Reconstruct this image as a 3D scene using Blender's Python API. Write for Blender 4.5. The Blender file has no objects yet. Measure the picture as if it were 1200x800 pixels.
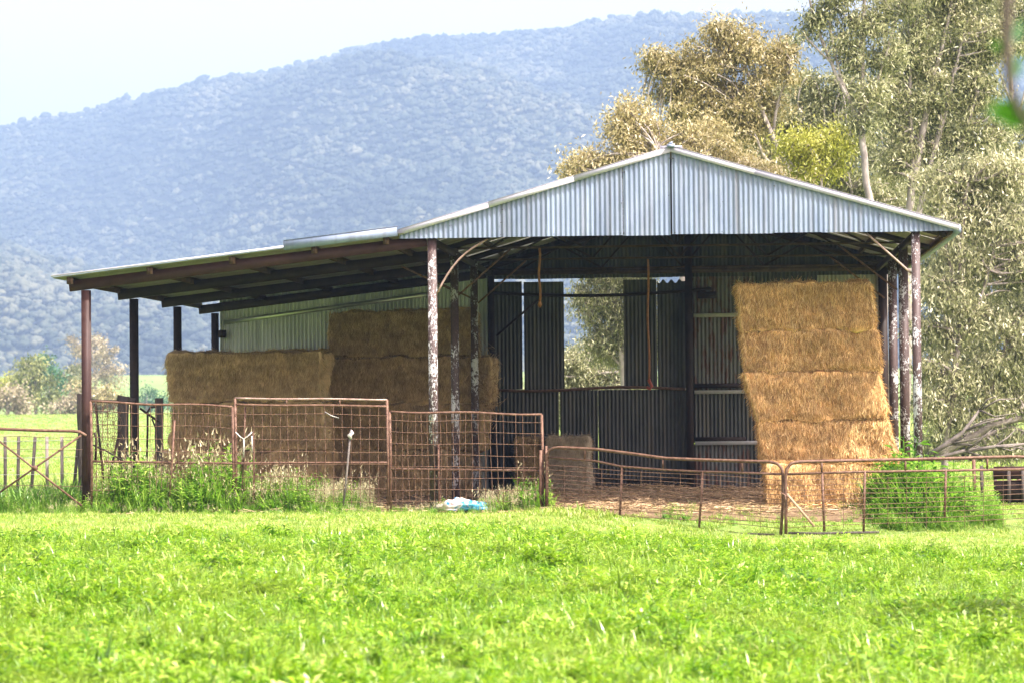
import bpy, math, random
import numpy as np
from mathutils import Vector, Matrix
rnd = random.Random(7)
RS = np.random.RandomState(11)
SC = bpy.context.scene
COL = SC.collection
R = math.radians

# ------------------------------------------------------------------ camera
F = 3020.0                      # focal length in pixels of the 1200 px wide photograph
CAM = np.array([0, 0, 1.6])
PITCH = math.atan(78 / F); ROLL = R(0.5)
fw = np.array([0, math.cos(PITCH), math.sin(PITCH)])
r0 = np.array([1.0, 0, 0]); u0 = np.array([0, -math.sin(PITCH), math.cos(PITCH)])
cr = math.cos(ROLL) * r0 - math.sin(ROLL) * u0
cu = math.sin(ROLL) * r0 + math.cos(ROLL) * u0
cam = bpy.data.cameras.new('camera'); camo = bpy.data.objects.new('camera', cam); COL.objects.link(camo)
camo.matrix_world = Matrix(((cr[0], cu[0], -fw[0], CAM[0]), (cr[1], cu[1], -fw[1], CAM[1]), (cr[2], cu[2], -fw[2], CAM[2]), (0, 0, 0, 1)))
cam.sensor_width = 36; cam.lens = 36 * F / 1200
cam.clip_start = 0.3; cam.clip_end = 12000
cam.dof.use_dof = True; cam.dof.focus_distance = 40.5; cam.dof.aperture_fstop = 3.2
SC.camera = camo

def at(px, py, Y):
    d = F * fw + (px - 600) * cr + (400 - py) * cu
    return CAM + d * (Y / d[1])
TH = math.atan(250 / F)
O = np.array([at(508, 477, 40)[0], 40.0, 0.0])
E1 = np.array([math.cos(TH), -math.sin(TH), 0]); E2 = np.array([math.sin(TH), math.cos(TH), 0])
def B(u, v, z): return O + u * E1 + v * E2 + np.array([0, 0, z])
def U(px, v):
    s = (px - 600) / F
    P = O + v * E2
    return (s * P[1] - P[0]) / (E1[0] - s * E1[1])
def ZB(px, py, v):
    P = B(U(px, v), v, 0)
    return at(px, py, P[1])[2]

# ------------------------------------------------------------------ object helpers
def tag(o, label=None, cat=None, group=None, kind=None):
    if label: o['label'] = label
    if cat: o['category'] = cat
    if group: o['group'] = group
    if kind: o['kind'] = kind
    return o
def thing(name, label, cat, loc=(0, 0, 0), rz=0.0, group=None):
    o = bpy.data.objects.new(name, None); COL.objects.link(o)
    o.location = loc; o.rotation_euler = (0, 0, rz); o.empty_display_size = .3
    return tag(o, label, cat, group)
def np_mesh(name, V, Fq, smooth=False, tint=None):
    """V (n,3); Fq: array (m,k) or list of such arrays"""
    if not isinstance(Fq, list): Fq = [Fq]
    Fq = [np.asarray(f, dtype=np.int32) for f in Fq if len(f)]
    me = bpy.data.meshes.new(name)
    V = np.asarray(V, dtype=np.float32)
    me.vertices.add(len(V)); me.vertices.foreach_set('co', V.ravel())
    nl = sum(f.size for f in Fq); nf = sum(len(f) for f in Fq)
    me.loops.add(nl); me.loops.foreach_set('vertex_index', np.concatenate([f.ravel() for f in Fq]))
    me.polygons.add(nf)
    st = []; s = 0
    for f in Fq:
        st.append(s + np.arange(len(f)) * f.shape[1]); s += f.size
    me.polygons.foreach_set('loop_start', np.concatenate(st).astype(np.int32))
    if smooth: me.polygons.foreach_set('use_smooth', np.ones(nf, dtype=bool))
    me.update(calc_edges=True); me.validate()
    if tint is not None:
        a = me.attributes.new('tint', 'FLOAT', 'POINT'); a.data.foreach_set('value', np.asarray(tint, dtype=np.float32))
    return me
def link(name, me, mat, parent=None):
    o = bpy.data.objects.new(name, me); COL.objects.link(o)
    if mat: me.materials.append(mat)
    if parent: o.parent = parent
    return o

class MB:
    def __init__(s): s.V = []; s.Q = []; s.T = []; s.n = 0; s.P = []
    def add(s, V, Q=None, T=None):
        V = np.asarray(V, float)
        if Q is not None and len(Q): s.Q.append(np.asarray(Q) + s.n)
        if T is not None and len(T): s.T.append(np.asarray(T) + s.n)
        s.V.append(V); s.n += len(V); return s
    def box(s, a, b):
        x0, y0, z0 = a; x1, y1, z1 = b
        V = [(x0, y0, z0), (x1, y0, z0), (x1, y1, z0), (x0, y1, z0), (x0, y0, z1), (x1, y0, z1), (x1, y1, z1), (x0, y1, z1)]
        return s.add(V, [(0, 3, 2, 1), (4, 5, 6, 7), (0, 1, 5, 4), (1, 2, 6, 5), (2, 3, 7, 6), (3, 0, 4, 7)])
    def bar(s, p0, p1, w, h, up=(0, 0, 1), taper=1.0):
        p0 = np.array(p0, float); p1 = np.array(p1, float); d = p1 - p0; d /= np.linalg.norm(d)
        up = np.array(up, float)
        if abs(np.dot(up, d)) > .95: up = np.array([0, 1.0, 0])
        a = np.cross(d, up); a /= np.linalg.norm(a); b = np.cross(a, d)
        V = []
        for p, k in ((p0, 1), (p1, taper)):
            for sa, sb in ((-1, -1), (1, -1), (1, 1), (-1, 1)): V.append(p + a * sa * w / 2 * k + b * sb * h / 2 * k)
        return s.add(V, [(0, 3, 2, 1), (4, 5, 6, 7), (0, 1, 5, 4), (1, 2, 6, 5), (2, 3, 7, 6), (3, 0, 4, 7)])
    def tube(s, pts, rad, n=6, cap=True):
        pts = np.array(pts, float); m = len(pts)
        rad = np.full(m, rad) if np.isscalar(rad) else np.asarray(rad)
        tg = np.gradient(pts, axis=0); tg /= (np.linalg.norm(tg, axis=1)[:, None] + 1e-9)
        ref = np.array([0.0, 0, 1]) if abs(tg[0][2]) < .9 else np.array([0.0, 1, 0])
        a = np.cross(tg[0], ref); a /= np.linalg.norm(a)
        V = []; ang = np.arange(n) * 2 * np.pi / n
        for i in range(m):
            a = a - tg[i] * np.dot(a, tg[i]); a /= (np.linalg.norm(a) + 1e-9); b = np.cross(tg[i], a)
            V.append(pts[i] + rad[i] * (np.cos(ang)[:, None] * a + np.sin(ang)[:, None] * b))
        V = np.concatenate(V); Q = []
        for i in range(m - 1):
            for j in range(n):
                Q.append((i * n + j, i * n + (j + 1) % n, (i + 1) * n + (j + 1) % n, (i + 1) * n + j))
        T = []
        if cap:
            V = np.concatenate([V, pts[:1], pts[-1:]]); c0 = m * n; c1 = c0 + 1
            for j in range(n):
                T.append((c0, (j + 1) % n, j)); T.append((c1, (m - 1) * n + j, (m - 1) * n + (j + 1) % n))
        return s.add(V, Q, T)
    def isec(s, p0, p1, w, h, up, t=.009):
        """I section: flanges face 'up', width w, depth h"""
        p0 = np.array(p0, float); p1 = np.array(p1, float); up = np.array(up, float); up /= np.linalg.norm(up)
        s.bar(p0 + up * (h / 2 - t / 2), p1 + up * (h / 2 - t / 2), w, t, up)
        s.bar(p0 - up * (h / 2 - t / 2), p1 - up * (h / 2 - t / 2), w, t, up)
        return s.bar(p0, p1, t, h - 2 * t - .001, up)
    def build(s, name, mat, parent=None, smooth=False, tint=None):
        V = np.concatenate(s.V)
        f = []
        if s.Q: f.append(np.concatenate(s.Q))
        if s.T: f.append(np.concatenate(s.T))
        return link(name, np_mesh(name, V, f, smooth, tint), mat, parent)

def hashn(ix, iy, iz, seed=0):
    h = (ix * 374761393 + iy * 668265263 + iz * 2147483647 + seed * 974711) & 0xffffffff
    h = ((h ^ (h >> 13)) * 1274126177) & 0xffffffff
    return ((h ^ (h >> 16)) & 0xffff) / 65535.0
def vnoise(P, seed=0):
    P = np.asarray(P, float); I = np.floor(P).astype(np.int64); f = P - I; f = f * f * (3 - 2 * f)
    out = 0
    for dx in (0, 1):
        for dy in (0, 1):
            for dz in (0, 1):
                w = (f[:, 0] if dx else 1 - f[:, 0]) * (f[:, 1] if dy else 1 - f[:, 1]) * (f[:, 2] if dz else 1 - f[:, 2])
                out = out + w * hashn(I[:, 0] + dx, I[:, 1] + dy, I[:, 2] + dz, seed)
    return out * 2 - 1
def fbm(P, o=3, seed=0):
    a = 0; k = 1.0
    for i in range(o): a = a + k * vnoise(np.asarray(P) * 2 ** i + 17.3 * i, seed + i); k *= .5
    return a
def sst(a, b, x):
    t = np.clip((x - a) / (b - a), 0, 1); return t * t * (3 - 2 * t)

# ------------------------------------------------------------------ materials
def mat(name):
    m = bpy.data.materials.new(name); m.use_nodes = True
    nt = m.node_tree; b = nt.nodes['Principled BSDF']; return m, nt, b
def N(nt, t, **k):
    n = nt.nodes.new(t)
    for a, v in k.items(): setattr(n, a, v)
    return n
def noise(nt, vec, scale, detail=4, rough=.55):
    n = N(nt, 'ShaderNodeTexNoise'); n.inputs['Scale'].default_value = scale; n.inputs['Detail'].default_value = detail; n.inputs['Roughness'].default_value = rough
    if vec: nt.links.new(vec, n.inputs['Vector'])
    return n.outputs['Fac']
def mapped(nt, scale=(1, 1, 1), coord='Object'):
    t = N(nt, 'ShaderNodeTexCoord'); m = N(nt, 'ShaderNodeMapping'); m.inputs['Scale'].default_value = scale
    nt.links.new(t.outputs[coord], m.inputs['Vector']); return m.outputs['Vector']
def ramp(nt, fac, stops):
    r = N(nt, 'ShaderNodeValToRGB'); e = r.color_ramp.elements
    e[0].position = stops[0][0]; e[0].color = (*stops[0][1], 1); e[1].position = stops[-1][0]; e[1].color = (*stops[-1][1], 1)
    for p, c in stops[1:-1]: x = e.new(p); x.color = (*c, 1)
    nt.links.new(fac, r.inputs['Fac']); return r.outputs['Color']
def mixc(nt, fac, a, b, mode='MIX'):
    m = N(nt, 'ShaderNodeMix', data_type='RGBA', blend_type=mode)
    if isinstance(fac, (int, float)): m.inputs[0].default_value = fac
    else: nt.links.new(fac, m.inputs[0])
    for i, c in ((6, a), (7, b)):
        if isinstance(c, tuple): m.inputs[i].default_value = (*c, 1)
        else: nt.links.new(c, m.inputs[i])
    return m.outputs[2]
def math_(nt, op, a, b=None, c=None):
    m = N(nt, 'ShaderNodeMath', operation=op)
    for i, x in enumerate((a, b, c)):
        if x is None: continue
        if isinstance(x, (int, float)): m.inputs[i].default_value = x
        else: nt.links.new(x, m.inputs[i])
    return m.outputs[0]
def bump(nt, b, h, strength=.4, dist=.01):
    n = N(nt, 'ShaderNodeBump'); n.inputs['Strength'].default_value = strength; n.inputs['Distance'].default_value = dist
    nt.links.new(h, n.inputs['Height']); nt.links.new(n.outputs['Normal'], b.inputs['Normal'])
def island(nt): return N(nt, 'ShaderNodeNewGeometry').outputs['Random Per Island']
def attr(nt, nm='tint'):
    return N(nt, 'ShaderNodeAttribute', attribute_name=nm).outputs['Fac']

def m_galv(name, c0, c1, metal=.35, rough=.5, rust=0.0, dirt=0.0):
    m, nt, b = mat(name)
    v = mapped(nt, (1.3, 1.3, .5)); f = noise(nt, v, 2.2, 6, .65)
    c = ramp(nt, f, [(.3, c0), (.72, c1)])
    isl = island(nt); k = math_(nt, 'MULTIPLY_ADD', isl, .12 if 'flash' in name else .35, .92 if 'flash' in name else .8)
    hv = N(nt, 'ShaderNodeCombineColor'); [nt.links.new(k, hv.inputs[i]) for i in range(3)]
    c = mixc(nt, 1.0, c, hv.outputs[0], 'MULTIPLY')
    sp = noise(nt, mapped(nt, (1, 1, 1)), 38, 3, .7)
    c = mixc(nt, math_(nt, 'MULTIPLY', math_(nt, 'GREATER_THAN', sp, .64), .35), c, tuple(x * .45 for x in c0))
    if dirt:
        dv = mapped(nt, (9, 9, .35)); d = noise(nt, dv, 1.0, 5, .6)
        dm = N(nt, 'ShaderNodeMapRange'); nt.links.new(d, dm.inputs[0]); dm.inputs[1].default_value = .48; dm.inputs[2].default_value = .7
        c = mixc(nt, math_(nt, 'MULTIPLY', dm.outputs[0], dirt), c, (.10, .085, .06))
    if rust:
        rv = mapped(nt, (6, 6, 1.1)); d = noise(nt, rv, 1.3, 6, .7)
        dm = N(nt, 'ShaderNodeMapRange'); nt.links.new(d, dm.inputs[0]); dm.inputs[1].default_value = .62 - rust * .14; dm.inputs[2].default_value = .66 - rust * .1
        c = mixc(nt, dm.outputs[0], c, (.075, .028, .015))
    nt.links.new(c, b.inputs['Base Color']); b.inputs['Metallic'].default_value = metal; b.inputs['Roughness'].default_value = rough
    bump(nt, b, f, .15, .01)
    return m
M = {}
M['galv'] = m_galv('galvanised_blue_grey', (.135, .18, .26), (.225, .275, .365), .12, .5, 0, .45)
M['flash'] = m_galv('ridge_flashing', (.40, .39, .46), (.50, .49, .56), .0, .5)
M['galv_roof'] = m_galv('roof_sheet', (.20, .20, .17), (.33, .33, .28), .10, .55, .0, .45)
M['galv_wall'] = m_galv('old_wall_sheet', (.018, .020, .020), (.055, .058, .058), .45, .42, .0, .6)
M['galv_rust'] = m_galv('rusted_wall_sheet', (.07, .075, .07), (.12, .125, .115), .2, .55, .85, .5)
M['galv_light'] = m_galv('pale_wall_sheet', (.40, .43, .42), (.54, .57, .56), .8, .33, .0, .1)

def m_simple(name, c0, c1, scale=6, rough=.7, metal=0, stretch=(1, 1, 1), b_=.3, bd=.01):
    m, nt, b = mat(name); f = noise(nt, mapped(nt, stretch), scale, 6, .65)
    nt.links.new(ramp(nt, f, [(.32, c0), (.7, c1)]), b.inputs['Base Color'])
    b.inputs['Roughness'].default_value = rough; b.inputs['Metallic'].default_value = metal; b.inputs['Specular IOR Level'].default_value = .22
    bump(nt, b, f, b_, bd); return m
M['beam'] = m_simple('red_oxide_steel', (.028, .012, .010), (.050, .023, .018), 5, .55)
M['beamdark'] = m_simple('dark_and_shaded_steel', (.014, .009, .007), (.034, .020, .014), 5, .6)  # dark steel; also the shaded copy of the red steel for rows behind
M['rust'] = m_simple('rusty_pipe', (.065, .030, .018), (.19, .115, .078), 18, .6, .1)
M['rustwire'] = m_simple('rusty_wire', (.085, .045, .028), (.21, .13, .085), 9, .6, .1)
M['palepipe'] = m_simple('pale_worn_pipe', (.20, .13, .10), (.42, .31, .26), 12, .45, .2)
M['timber'] = m_simple('weathered_timber', (.035, .028, .024), (.10, .085, .075), 7, .9, 0, (5, 5, .6), .8)
M['paletimber'] = m_simple('pale_timber', (.28, .18, .11), (.42, .30, .20), 9, .8, 0, (1, 1, 1), .5)
M['purlin'] = m_simple('purlin_brown', (.030, .019, .011), (.085, .052, .026), 6, .7)
M['wire'] = m_simple('grey_wire', (.25, .25, .23), (.4, .4, .38), 10, .5, .4)
M['white'] = m_simple('white_purlin_paint', (.62, .64, .62), (.80, .81, .80), 8, .5)
M['rope'] = m_simple('twine', (.36, .34, .31), (.52, .50, .46), 30, .8)
M['orange'] = m_simple('rusty_hanging_rod', (.22, .09, .035), (.36, .17, .07), 15, .7)
M['red'] = m_simple('red_hook_paint', (.22, .05, .035), (.35, .08, .05), 15, .6)

def m_flaky():
    m, nt, b = mat('flaking_post_paint')
    f1 = noise(nt, mapped(nt, (1, 1, .45)), 3.5, 4, .7); f2 = noise(nt, mapped(nt, (1, 1, .6)), 42, 4, .8)
    s = math_(nt, 'ADD', math_(nt, 'MULTIPLY', f1, .55), math_(nt, 'MULTIPLY', f2, .45))
    r = N(nt, 'ShaderNodeMapRange'); nt.links.new(s, r.inputs[0]); r.inputs[1].default_value = .53; r.inputs[2].default_value = .55
    c = mixc(nt, r.outputs[0], ramp(nt, f2, [(.3, (.030, .018, .016)), (.7, (.085, .048, .04))]), (.50, .51, .50))
    nt.links.new(c, b.inputs['Base Color']); b.inputs['Roughness'].default_value = .6; bump(nt, b, r.outputs[0], .4, .003); return m
M['flaky'] = m_flaky()

def m_hay(name, cols, straw=True):
    m, nt, b = mat(name)
    f = noise(nt, mapped(nt, (1, 1, .35)), 14, 6, .7); g = noise(nt, mapped(nt, (1, 1, 1.8)), 3.2, 4)
    i = math_(nt, 'MULTIPLY_ADD', island(nt), .55, math_(nt, 'MULTIPLY', f, .45))
    c = ramp(nt, i, [(.2, cols[0]), (.5, cols[1]), (.8, cols[2])])
    k = math_(nt, 'MULTIPLY_ADD', g, 1.3, .32)
    hv = N(nt, 'ShaderNodeCombineColor'); [nt.links.new(k, hv.inputs[j]) for j in range(3)]
    nt.links.new(mixc(nt, 1.0, c, hv.outputs[0], 'MULTIPLY'), b.inputs['Base Color'])
    b.inputs['Roughness'].default_value = .7; bump(nt, b, f, .7, .02); return m
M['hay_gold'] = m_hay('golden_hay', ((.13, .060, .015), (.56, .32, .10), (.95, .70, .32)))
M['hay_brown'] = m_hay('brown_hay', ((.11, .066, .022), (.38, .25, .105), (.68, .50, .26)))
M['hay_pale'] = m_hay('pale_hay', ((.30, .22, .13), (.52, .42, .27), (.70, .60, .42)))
M['hay_lit'] = m_hay('lit_brown_hay', ((.15, .095, .035), (.46, .31, .13), (.74, .56, .30)))  # lighter copy of the brown hay; the left stack's stronger light is painted in
M['straw'] = m_hay('loose_straw', ((.18, .11, .05), (.36, .25, .12), (.56, .42, .24)))

def m_leaf(name, stops, trans=.35, rough=.42, use='attr', field=0.0, spec=.5, field_cols=None):
    m, nt, b = mat(name)
    t = attr(nt) if use == 'attr' else math_(nt, 'MULTIPLY_ADD', island(nt), .55, math_(nt, 'MULTIPLY', N(nt, 'ShaderNodeObjectInfo').outputs['Random'], .45))
    c = ramp(nt, t, stops)
    if field:
        p = N(nt, 'ShaderNodeNewGeometry').outputs['Position']
        n = noise(nt, p, field, 4, .6)
        r = N(nt, 'ShaderNodeMapRange'); nt.links.new(n, r.inputs[0]); r.inputs[1].default_value = .42; r.inputs[2].default_value = .66
        c = mixc(nt, math_(nt, 'MULTIPLY', r.outputs[0], .55), c, field_cols)
    nt.links.new(c, b.inputs['Base Color']); b.inputs['Roughness'].default_value = rough; b.inputs['Specular IOR Level'].default_value = spec
    tr = N(nt, 'ShaderNodeBsdfTranslucent'); nt.links.new(c, tr.inputs['Color'])
    mx = N(nt, 'ShaderNodeMixShader'); mx.inputs[0].default_value = trans
    nt.links.new(b.outputs[0], mx.inputs[1]); nt.links.new(tr.outputs[0], mx.inputs[2])
    nt.links.new(mx.outputs[0], nt.nodes['Material Output'].inputs['Surface']); return m
M['grass'] = m_leaf('meadow_grass', [(.05, (.018, .07, .003)), (.33, (.10, .25, .006)), (.72, (.28, .45, .016)), (.97, (.60, .68, .20))], .45, .32, 'isl', .55, .6, (.25, .34, .04))
M['dry'] = m_leaf('short_pale_grass', [(.05, (.12, .23, .02)), (.45, (.29, .40, .05)), (.8, (.46, .50, .15)), (.97, (.68, .66, .38))], .4, .45, 'isl')
M['weed'] = m_leaf('tall_weeds', [(.05, (.045, .15, .010)), (.5, (.18, .36, .028)), (.95, (.46, .60, .12))], .5, .42, 'isl')
M['weedshade'] = m_leaf('shaded_weeds', [(.05, (.05, .13, .018)), (.5, (.13, .28, .035)), (.95, (.32, .50, .08))], .3, .45, 'isl')  # weeds in the shed's shadow; the shade is put into their colour
M['seed'] = m_leaf('seed_heads', [(.1, (.38, .33, .16)), (.9, (.62, .56, .36))], .3, .6, 'isl')
M['leaf_gold'] = m_leaf('golden_gum_leaves', [(0, (.08, .08, .03)), (.3, (.25, .225, .08)), (.62, (.50, .43, .21)), (1, (.86, .77, .53))], .4, .4)
M['leaf_olive'] = m_leaf('olive_gum_leaves', [(0, (.06, .075, .03)), (.35, (.215, .235, .10)), (.67, (.43, .43, .22)), (1, (.78, .73, .50))], .4, .4)
M['leaf_grey'] = m_leaf('grey_green_gum_leaves', [(0, (.075, .085, .04)), (.35, (.245, .26, .125)), (.66, (.46, .45, .25)), (1, (.82, .77, .54))], .4, .38)
M['leaf_yellow'] = m_leaf('yellow_green_leaves', [(0, (.14, .17, .02)), (.5, (.36, .38, .05)), (1, (.65, .62, .18))], .4, .45)
M['leaf_green'] = m_leaf('green_leaves', [(0, (.03, .08, .03)), (.5, (.06, .16, .06)), (1, (.12, .25, .09))], .3, .45)
M['leaf_bright'] = m_leaf('bright_spring_leaves', [(0, (.09, .11, .03)), (.5, (.22, .25, .07)), (1, (.52, .51, .22))], .4, .45)
M['leaf_dust'] = m_leaf('dusty_brown_leaves', [(0, (.20, .17, .10)), (.5, (.36, .31, .19)), (1, (.60, .52, .36))], .25, .55)
M['leaf_near'] = m_leaf('near_leaf', [(0, (.04, .16, .01)), (1, (.10, .30, .02))], .5, .4)
M['bark'] = m_simple('pale_gum_bark', (.17, .15, .13), (.44, .40, .35), 4, .8, 0, (1, 1, .5), .5, .02)
M['barkgrey'] = m_simple('grey_bark', (.12, .10, .085), (.34, .30, .26), 5, .85, 0, (1, 1, .5), .5, .02)
M['deadwood'] = m_simple('dead_grey_wood', (.07, .06, .052), (.21, .185, .16), 5, .9, 0, (1, 1, 1), .5, .02)
M['barkdark'] = m_simple('dark_twig_bark', (.04, .03, .025), (.09, .07, .06), 5, .85)

def m_ground():
    m, nt, b = mat('pasture_ground'); v = mapped(nt)
    f = noise(nt, v, .06, 6, .6); g = noise(nt, v, 3.0, 6, .7)
    c = ramp(nt, f, [(.3, (.10, .18, .02)), (.5, (.16, .24, .04)), (.7, (.25, .28, .08))])
    c = mixc(nt, .35, c, ramp(nt, g, [(.35, (.05, .09, .012)), (.65, (.19, .27, .045))]))
    nt.links.new(c, b.inputs['Base Color']); b.inputs['Roughness'].default_value = .9; bump(nt, b, g, .8, .08); return m
M['ground'] = m_ground()
M['dirt'] = m_simple('earth_floor', (.085, .056, .030), (.20, .138, .08), 5, .95, 0, (1, 1, 1), .9, .04)

# ------------------------------------------------------------------ terrain
def gz(x, y):
    x = np.asarray(x, float); y = np.asarray(y, float)
    z = -0.30 * sst(-0.2, 3.3, x) * sst(39.6, 37.4, y)
    z = z - 0.05 * sst(38.5, 35, y) * (1 - sst(0.4, 3.6, x))
    z = z + 1.35 * sst(50, 300, y)
    z = z + 14 * sst(420, 1000, y)
    P = np.stack([x.ravel() * .35, y.ravel() * .35, np.zeros(x.size)], 1)
    z = z + .025 * fbm(P, 2, 5).reshape(x.shape) * (1 - sst(39, 40.5, y) * (1 - sst(50, 60, y)))
    # drain-like bank where the grass field steps down to the dry yard
    return z
def grid_mesh(name, xs, ys, zf, mt, smooth=True):
    X, Y = np.meshgrid(xs, ys); Z = zf(X, Y)
    V = np.stack([X.ravel(), Y.ravel(), Z.ravel()], 1); nx = len(xs); ny = len(ys)
    i = np.arange((ny - 1) * (nx - 1)); r = i // (nx - 1); c = i % (nx - 1); a = r * nx + c
    return link(name, np_mesh(name, V, np.stack([a, a + 1, a + nx + 1, a + nx], 1), smooth), mt)
xs = np.concatenate([-np.geomspace(3000, 16, 40), np.linspace(-15, 15, 76), np.geomspace(16, 3000, 40)])
ys = np.concatenate([-np.geomspace(300, 3, 10), np.linspace(0, 60, 151), np.geomspace(62, 1600, 60)])
tag(grid_mesh('ground', xs, ys, gz, M['ground']), 'bright green pasture running from the camera to the foot of the hill', kind='structure')

def hillH(x):
    px = [-2600, -1500, -600, -540, -450, -270, -120, -40, 100, 200, 340, 480, 700, 1100, 2600]
    h = [140, 230, 333, 341, 360, 395, 430, 435, 438, 449, 458, 440, 400, 360, 250]
    return np.interp(x, px, h)
def hillz(x, y):
    x = np.asarray(x, float); y = np.asarray(y, float)
    t = np.clip((y - 1500) / 1700, 0, 1.6)
    s = np.where(t < 1, t ** 1.15, 1 - (t - 1) * .8)
    P = np.stack([x.ravel() / 260 + y.ravel() / 700, y.ravel() / 900, np.zeros(x.size)], 1)
    g = fbm(P, 3, 21).reshape(x.shape)
    return 15 + hillH(x * 3000 / np.maximum(y, 1500)) * 1.045 * s - 8 * np.clip(t, 0, 1) + g * 75 * np.sin(np.clip(t, 0, 1) * np.pi) ** .8 - 3
M['hill'] = m_simple('hill_soil', (.03, .04, .02), (.06, .065, .035), .05, .95, 0, (1, 1, 1), .2)
hx = np.linspace(-2600, 2600, 150); hy = np.linspace(1485, 4100, 110)
tag(grid_mesh('hill', hx, hy, hillz, M['hill']), 'long wooded hillside rising behind the shed', kind='structure')

# hill forest: one mass of crowns
def ico(sub=1):
    import bmesh
    bm = bmesh.new(); bmesh.ops.create_icosphere(bm, subdivisions=sub, radius=1)
    V = np.array([v.co[:] for v in bm.verts]); T = np.array([[v.index for v in f.verts] for f in bm.faces]); bm.free(); return V, T
IV0, IT0 = ico(1)
pts = []
y = 1515.0
while y < 3260:
    sp = 7.8 if y < 2400 else 8.8
    hw = .24 * y + 60
    xx = np.arange(-hw, hw, sp); xx = xx + RS.uniform(-.42, .42, len(xx)) * sp
    pts.append(np.stack([xx, y + RS.uniform(-.45, .45, len(xx)) * sp * 1.15], 1)); y += sp * 1.15
pts = np.concatenate(pts)
# clearings on the low slope
keep = np.ones(len(pts), bool)
pts = pts[keep]; n = len(pts)
rad = 2.9 + 2.5 * RS.rand(n) ** 2 + 1.4 * (RS.rand(n) > .94)
zz = hillz(pts[:, 0], pts[:, 1])
ht = rad * RS.uniform(1.0, 1.7, n) + 3 * (RS.rand(n) > .9)
rs_ = np.random.RandomState(99); K_ = 6; IVs = []; ITs = []
for k_ in range(K_):
    a_ = k_ * 2.4; IVs.append(IV0 * (.62 if k_ else .72) + (np.array([math.cos(a_) * .62, math.sin(a_) * .62, -.15 + .3 * (k_ % 2)]) if k_ else np.array([0, 0, .35]))); ITs.append(IT0 + 12 * k_)
IV = np.concatenate(IVs); IT = np.concatenate(ITs)
nv = len(IV)
J = 1 + RS.uniform(-.36, .36, (n, nv, 1)); 
V = IV[None] * J * np.stack([rad, rad, rad * RS.uniform(.65, .95, n)], 1)[:, None, :]
V = V + np.stack([pts[:, 0], pts[:, 1], zz + ht], 1)[:, None, :]
T = IT[None] + (np.arange(n) * nv)[:, None, None]
tint = RS.uniform(-.15, .15, n * nv) + np.repeat(np.clip(.48 + .13 * RS.randn(n) + .26 * vnoise(np.stack([pts[:, 0] / 110, pts[:, 1] / 160, pts[:, 0] * 0], 1), 8) + .13 * vnoise(np.stack([pts[:, 0] / 35, pts[:, 1] / 50, pts[:, 0] * 0], 1), 18), 0, 1), nv)
M['forest'] = m_leaf('hill_forest', [(0, (.008, .014, .009)), (.5, (.045, .058, .032)), (1, (.15, .15, .09))], .12, .8, 'attr', 0, .2)
fo = link('hill_forest', np_mesh('hill_forest', V.reshape(-1, 3), T.reshape(-1, 3), True, tint), M['forest'])
tag(fo, 'dense hazy gum forest covering the whole hillside', 'forest', kind='stuff')

# ------------------------------------------------------------------ instanced grass
def blade_mesh(name, nb, spread, h, w, mt, bend=.5, seg=3, seed=1, seeds=0, broad=0.0):
    rs = np.random.RandomState(seed); V = []; Q = []; T = []; n0 = 0; mi = []
    for k in range(nb):
        a = rs.rand() * 6.283; rr = spread * math.sqrt(rs.rand()); p = np.array([rr * math.cos(a), rr * math.sin(a), -.02])
        hh = h * rs.uniform(.55, 1.1); az = rs.rand() * 6.283; d = np.array([math.cos(az), math.sin(az), 0]); s = np.array([-d[1], d[0], 0])
        ww = w * rs.uniform(.7, 1.3); bd = bend * rs.uniform(.2, 1.3); lean = rs.uniform(0, .35)
        for i in range(seg + 1):
            t = i / seg; q = p + d * hh * (lean * t + bd * t * t * .8) + np.array([0, 0, hh * (t - .35 * bd * t * t)])
            wi = ww * (1 - t ** 2.2) * .5 if not broad else ww * .5 * (math.sin(min(1, t * .95 + .08) * math.pi) ** .7)
            if i < seg: V += [q - s * wi, q + s * wi]
            else: V += [q]
        for i in range(seg - 1): b = n0 + 2 * i; Q.append((b, b + 1, b + 3, b + 2)); mi.append(0)
        b = n0 + 2 * (seg - 1); T.append((b, b + 1, b + 2)); n0 = len(V)
    T2 = []
    for k in range(seeds):
        a = rs.rand() * 6.283; rr = spread * math.sqrt(rs.rand()); p = np.array([rr * math.cos(a), rr * math.sin(a), 0]); hh = h * rs.uniform(1.0, 1.35)
        az = rs.rand() * 6.283; d = np.array([math.cos(az), math.sin(az), 0]); lean = rs.uniform(.1, .45)
        tip = p + d * lean * hh + np.array([0, 0, hh]); s = np.array([-d[1], d[0], 0]) * .003
        V += [p - s, p + s, tip]; T2.append((n0, n0 + 1, n0 + 2)); n0 = len(V)
        for j in range(9):
            c = p + (tip - p) * (.72 + .035 * j); o = rs.randn(3) * .016; e = np.array([0, 0, .035]) + rs.randn(3) * .012
            sd = np.cross(e, rs.randn(3)); sd = sd / np.linalg.norm(sd) * .006
            V += [c + o - sd, c + o + sd, c + o + e]; T2.append((n0, n0 + 1, n0 + 2)); n0 = len(V)
    me = np_mesh(name, np.array(V), [x for x in (np.array(Q), np.array(T + T2)) if len(x)])
    me.materials.append(mt)
    if seeds:
        me.materials.append(M['seed']); idx = np.zeros(len(me.polygons), dtype=np.int32); idx[len(Q) + len(T):] = 1
        me.polygons.foreach_set('material_index', idx)
    return me
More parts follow.
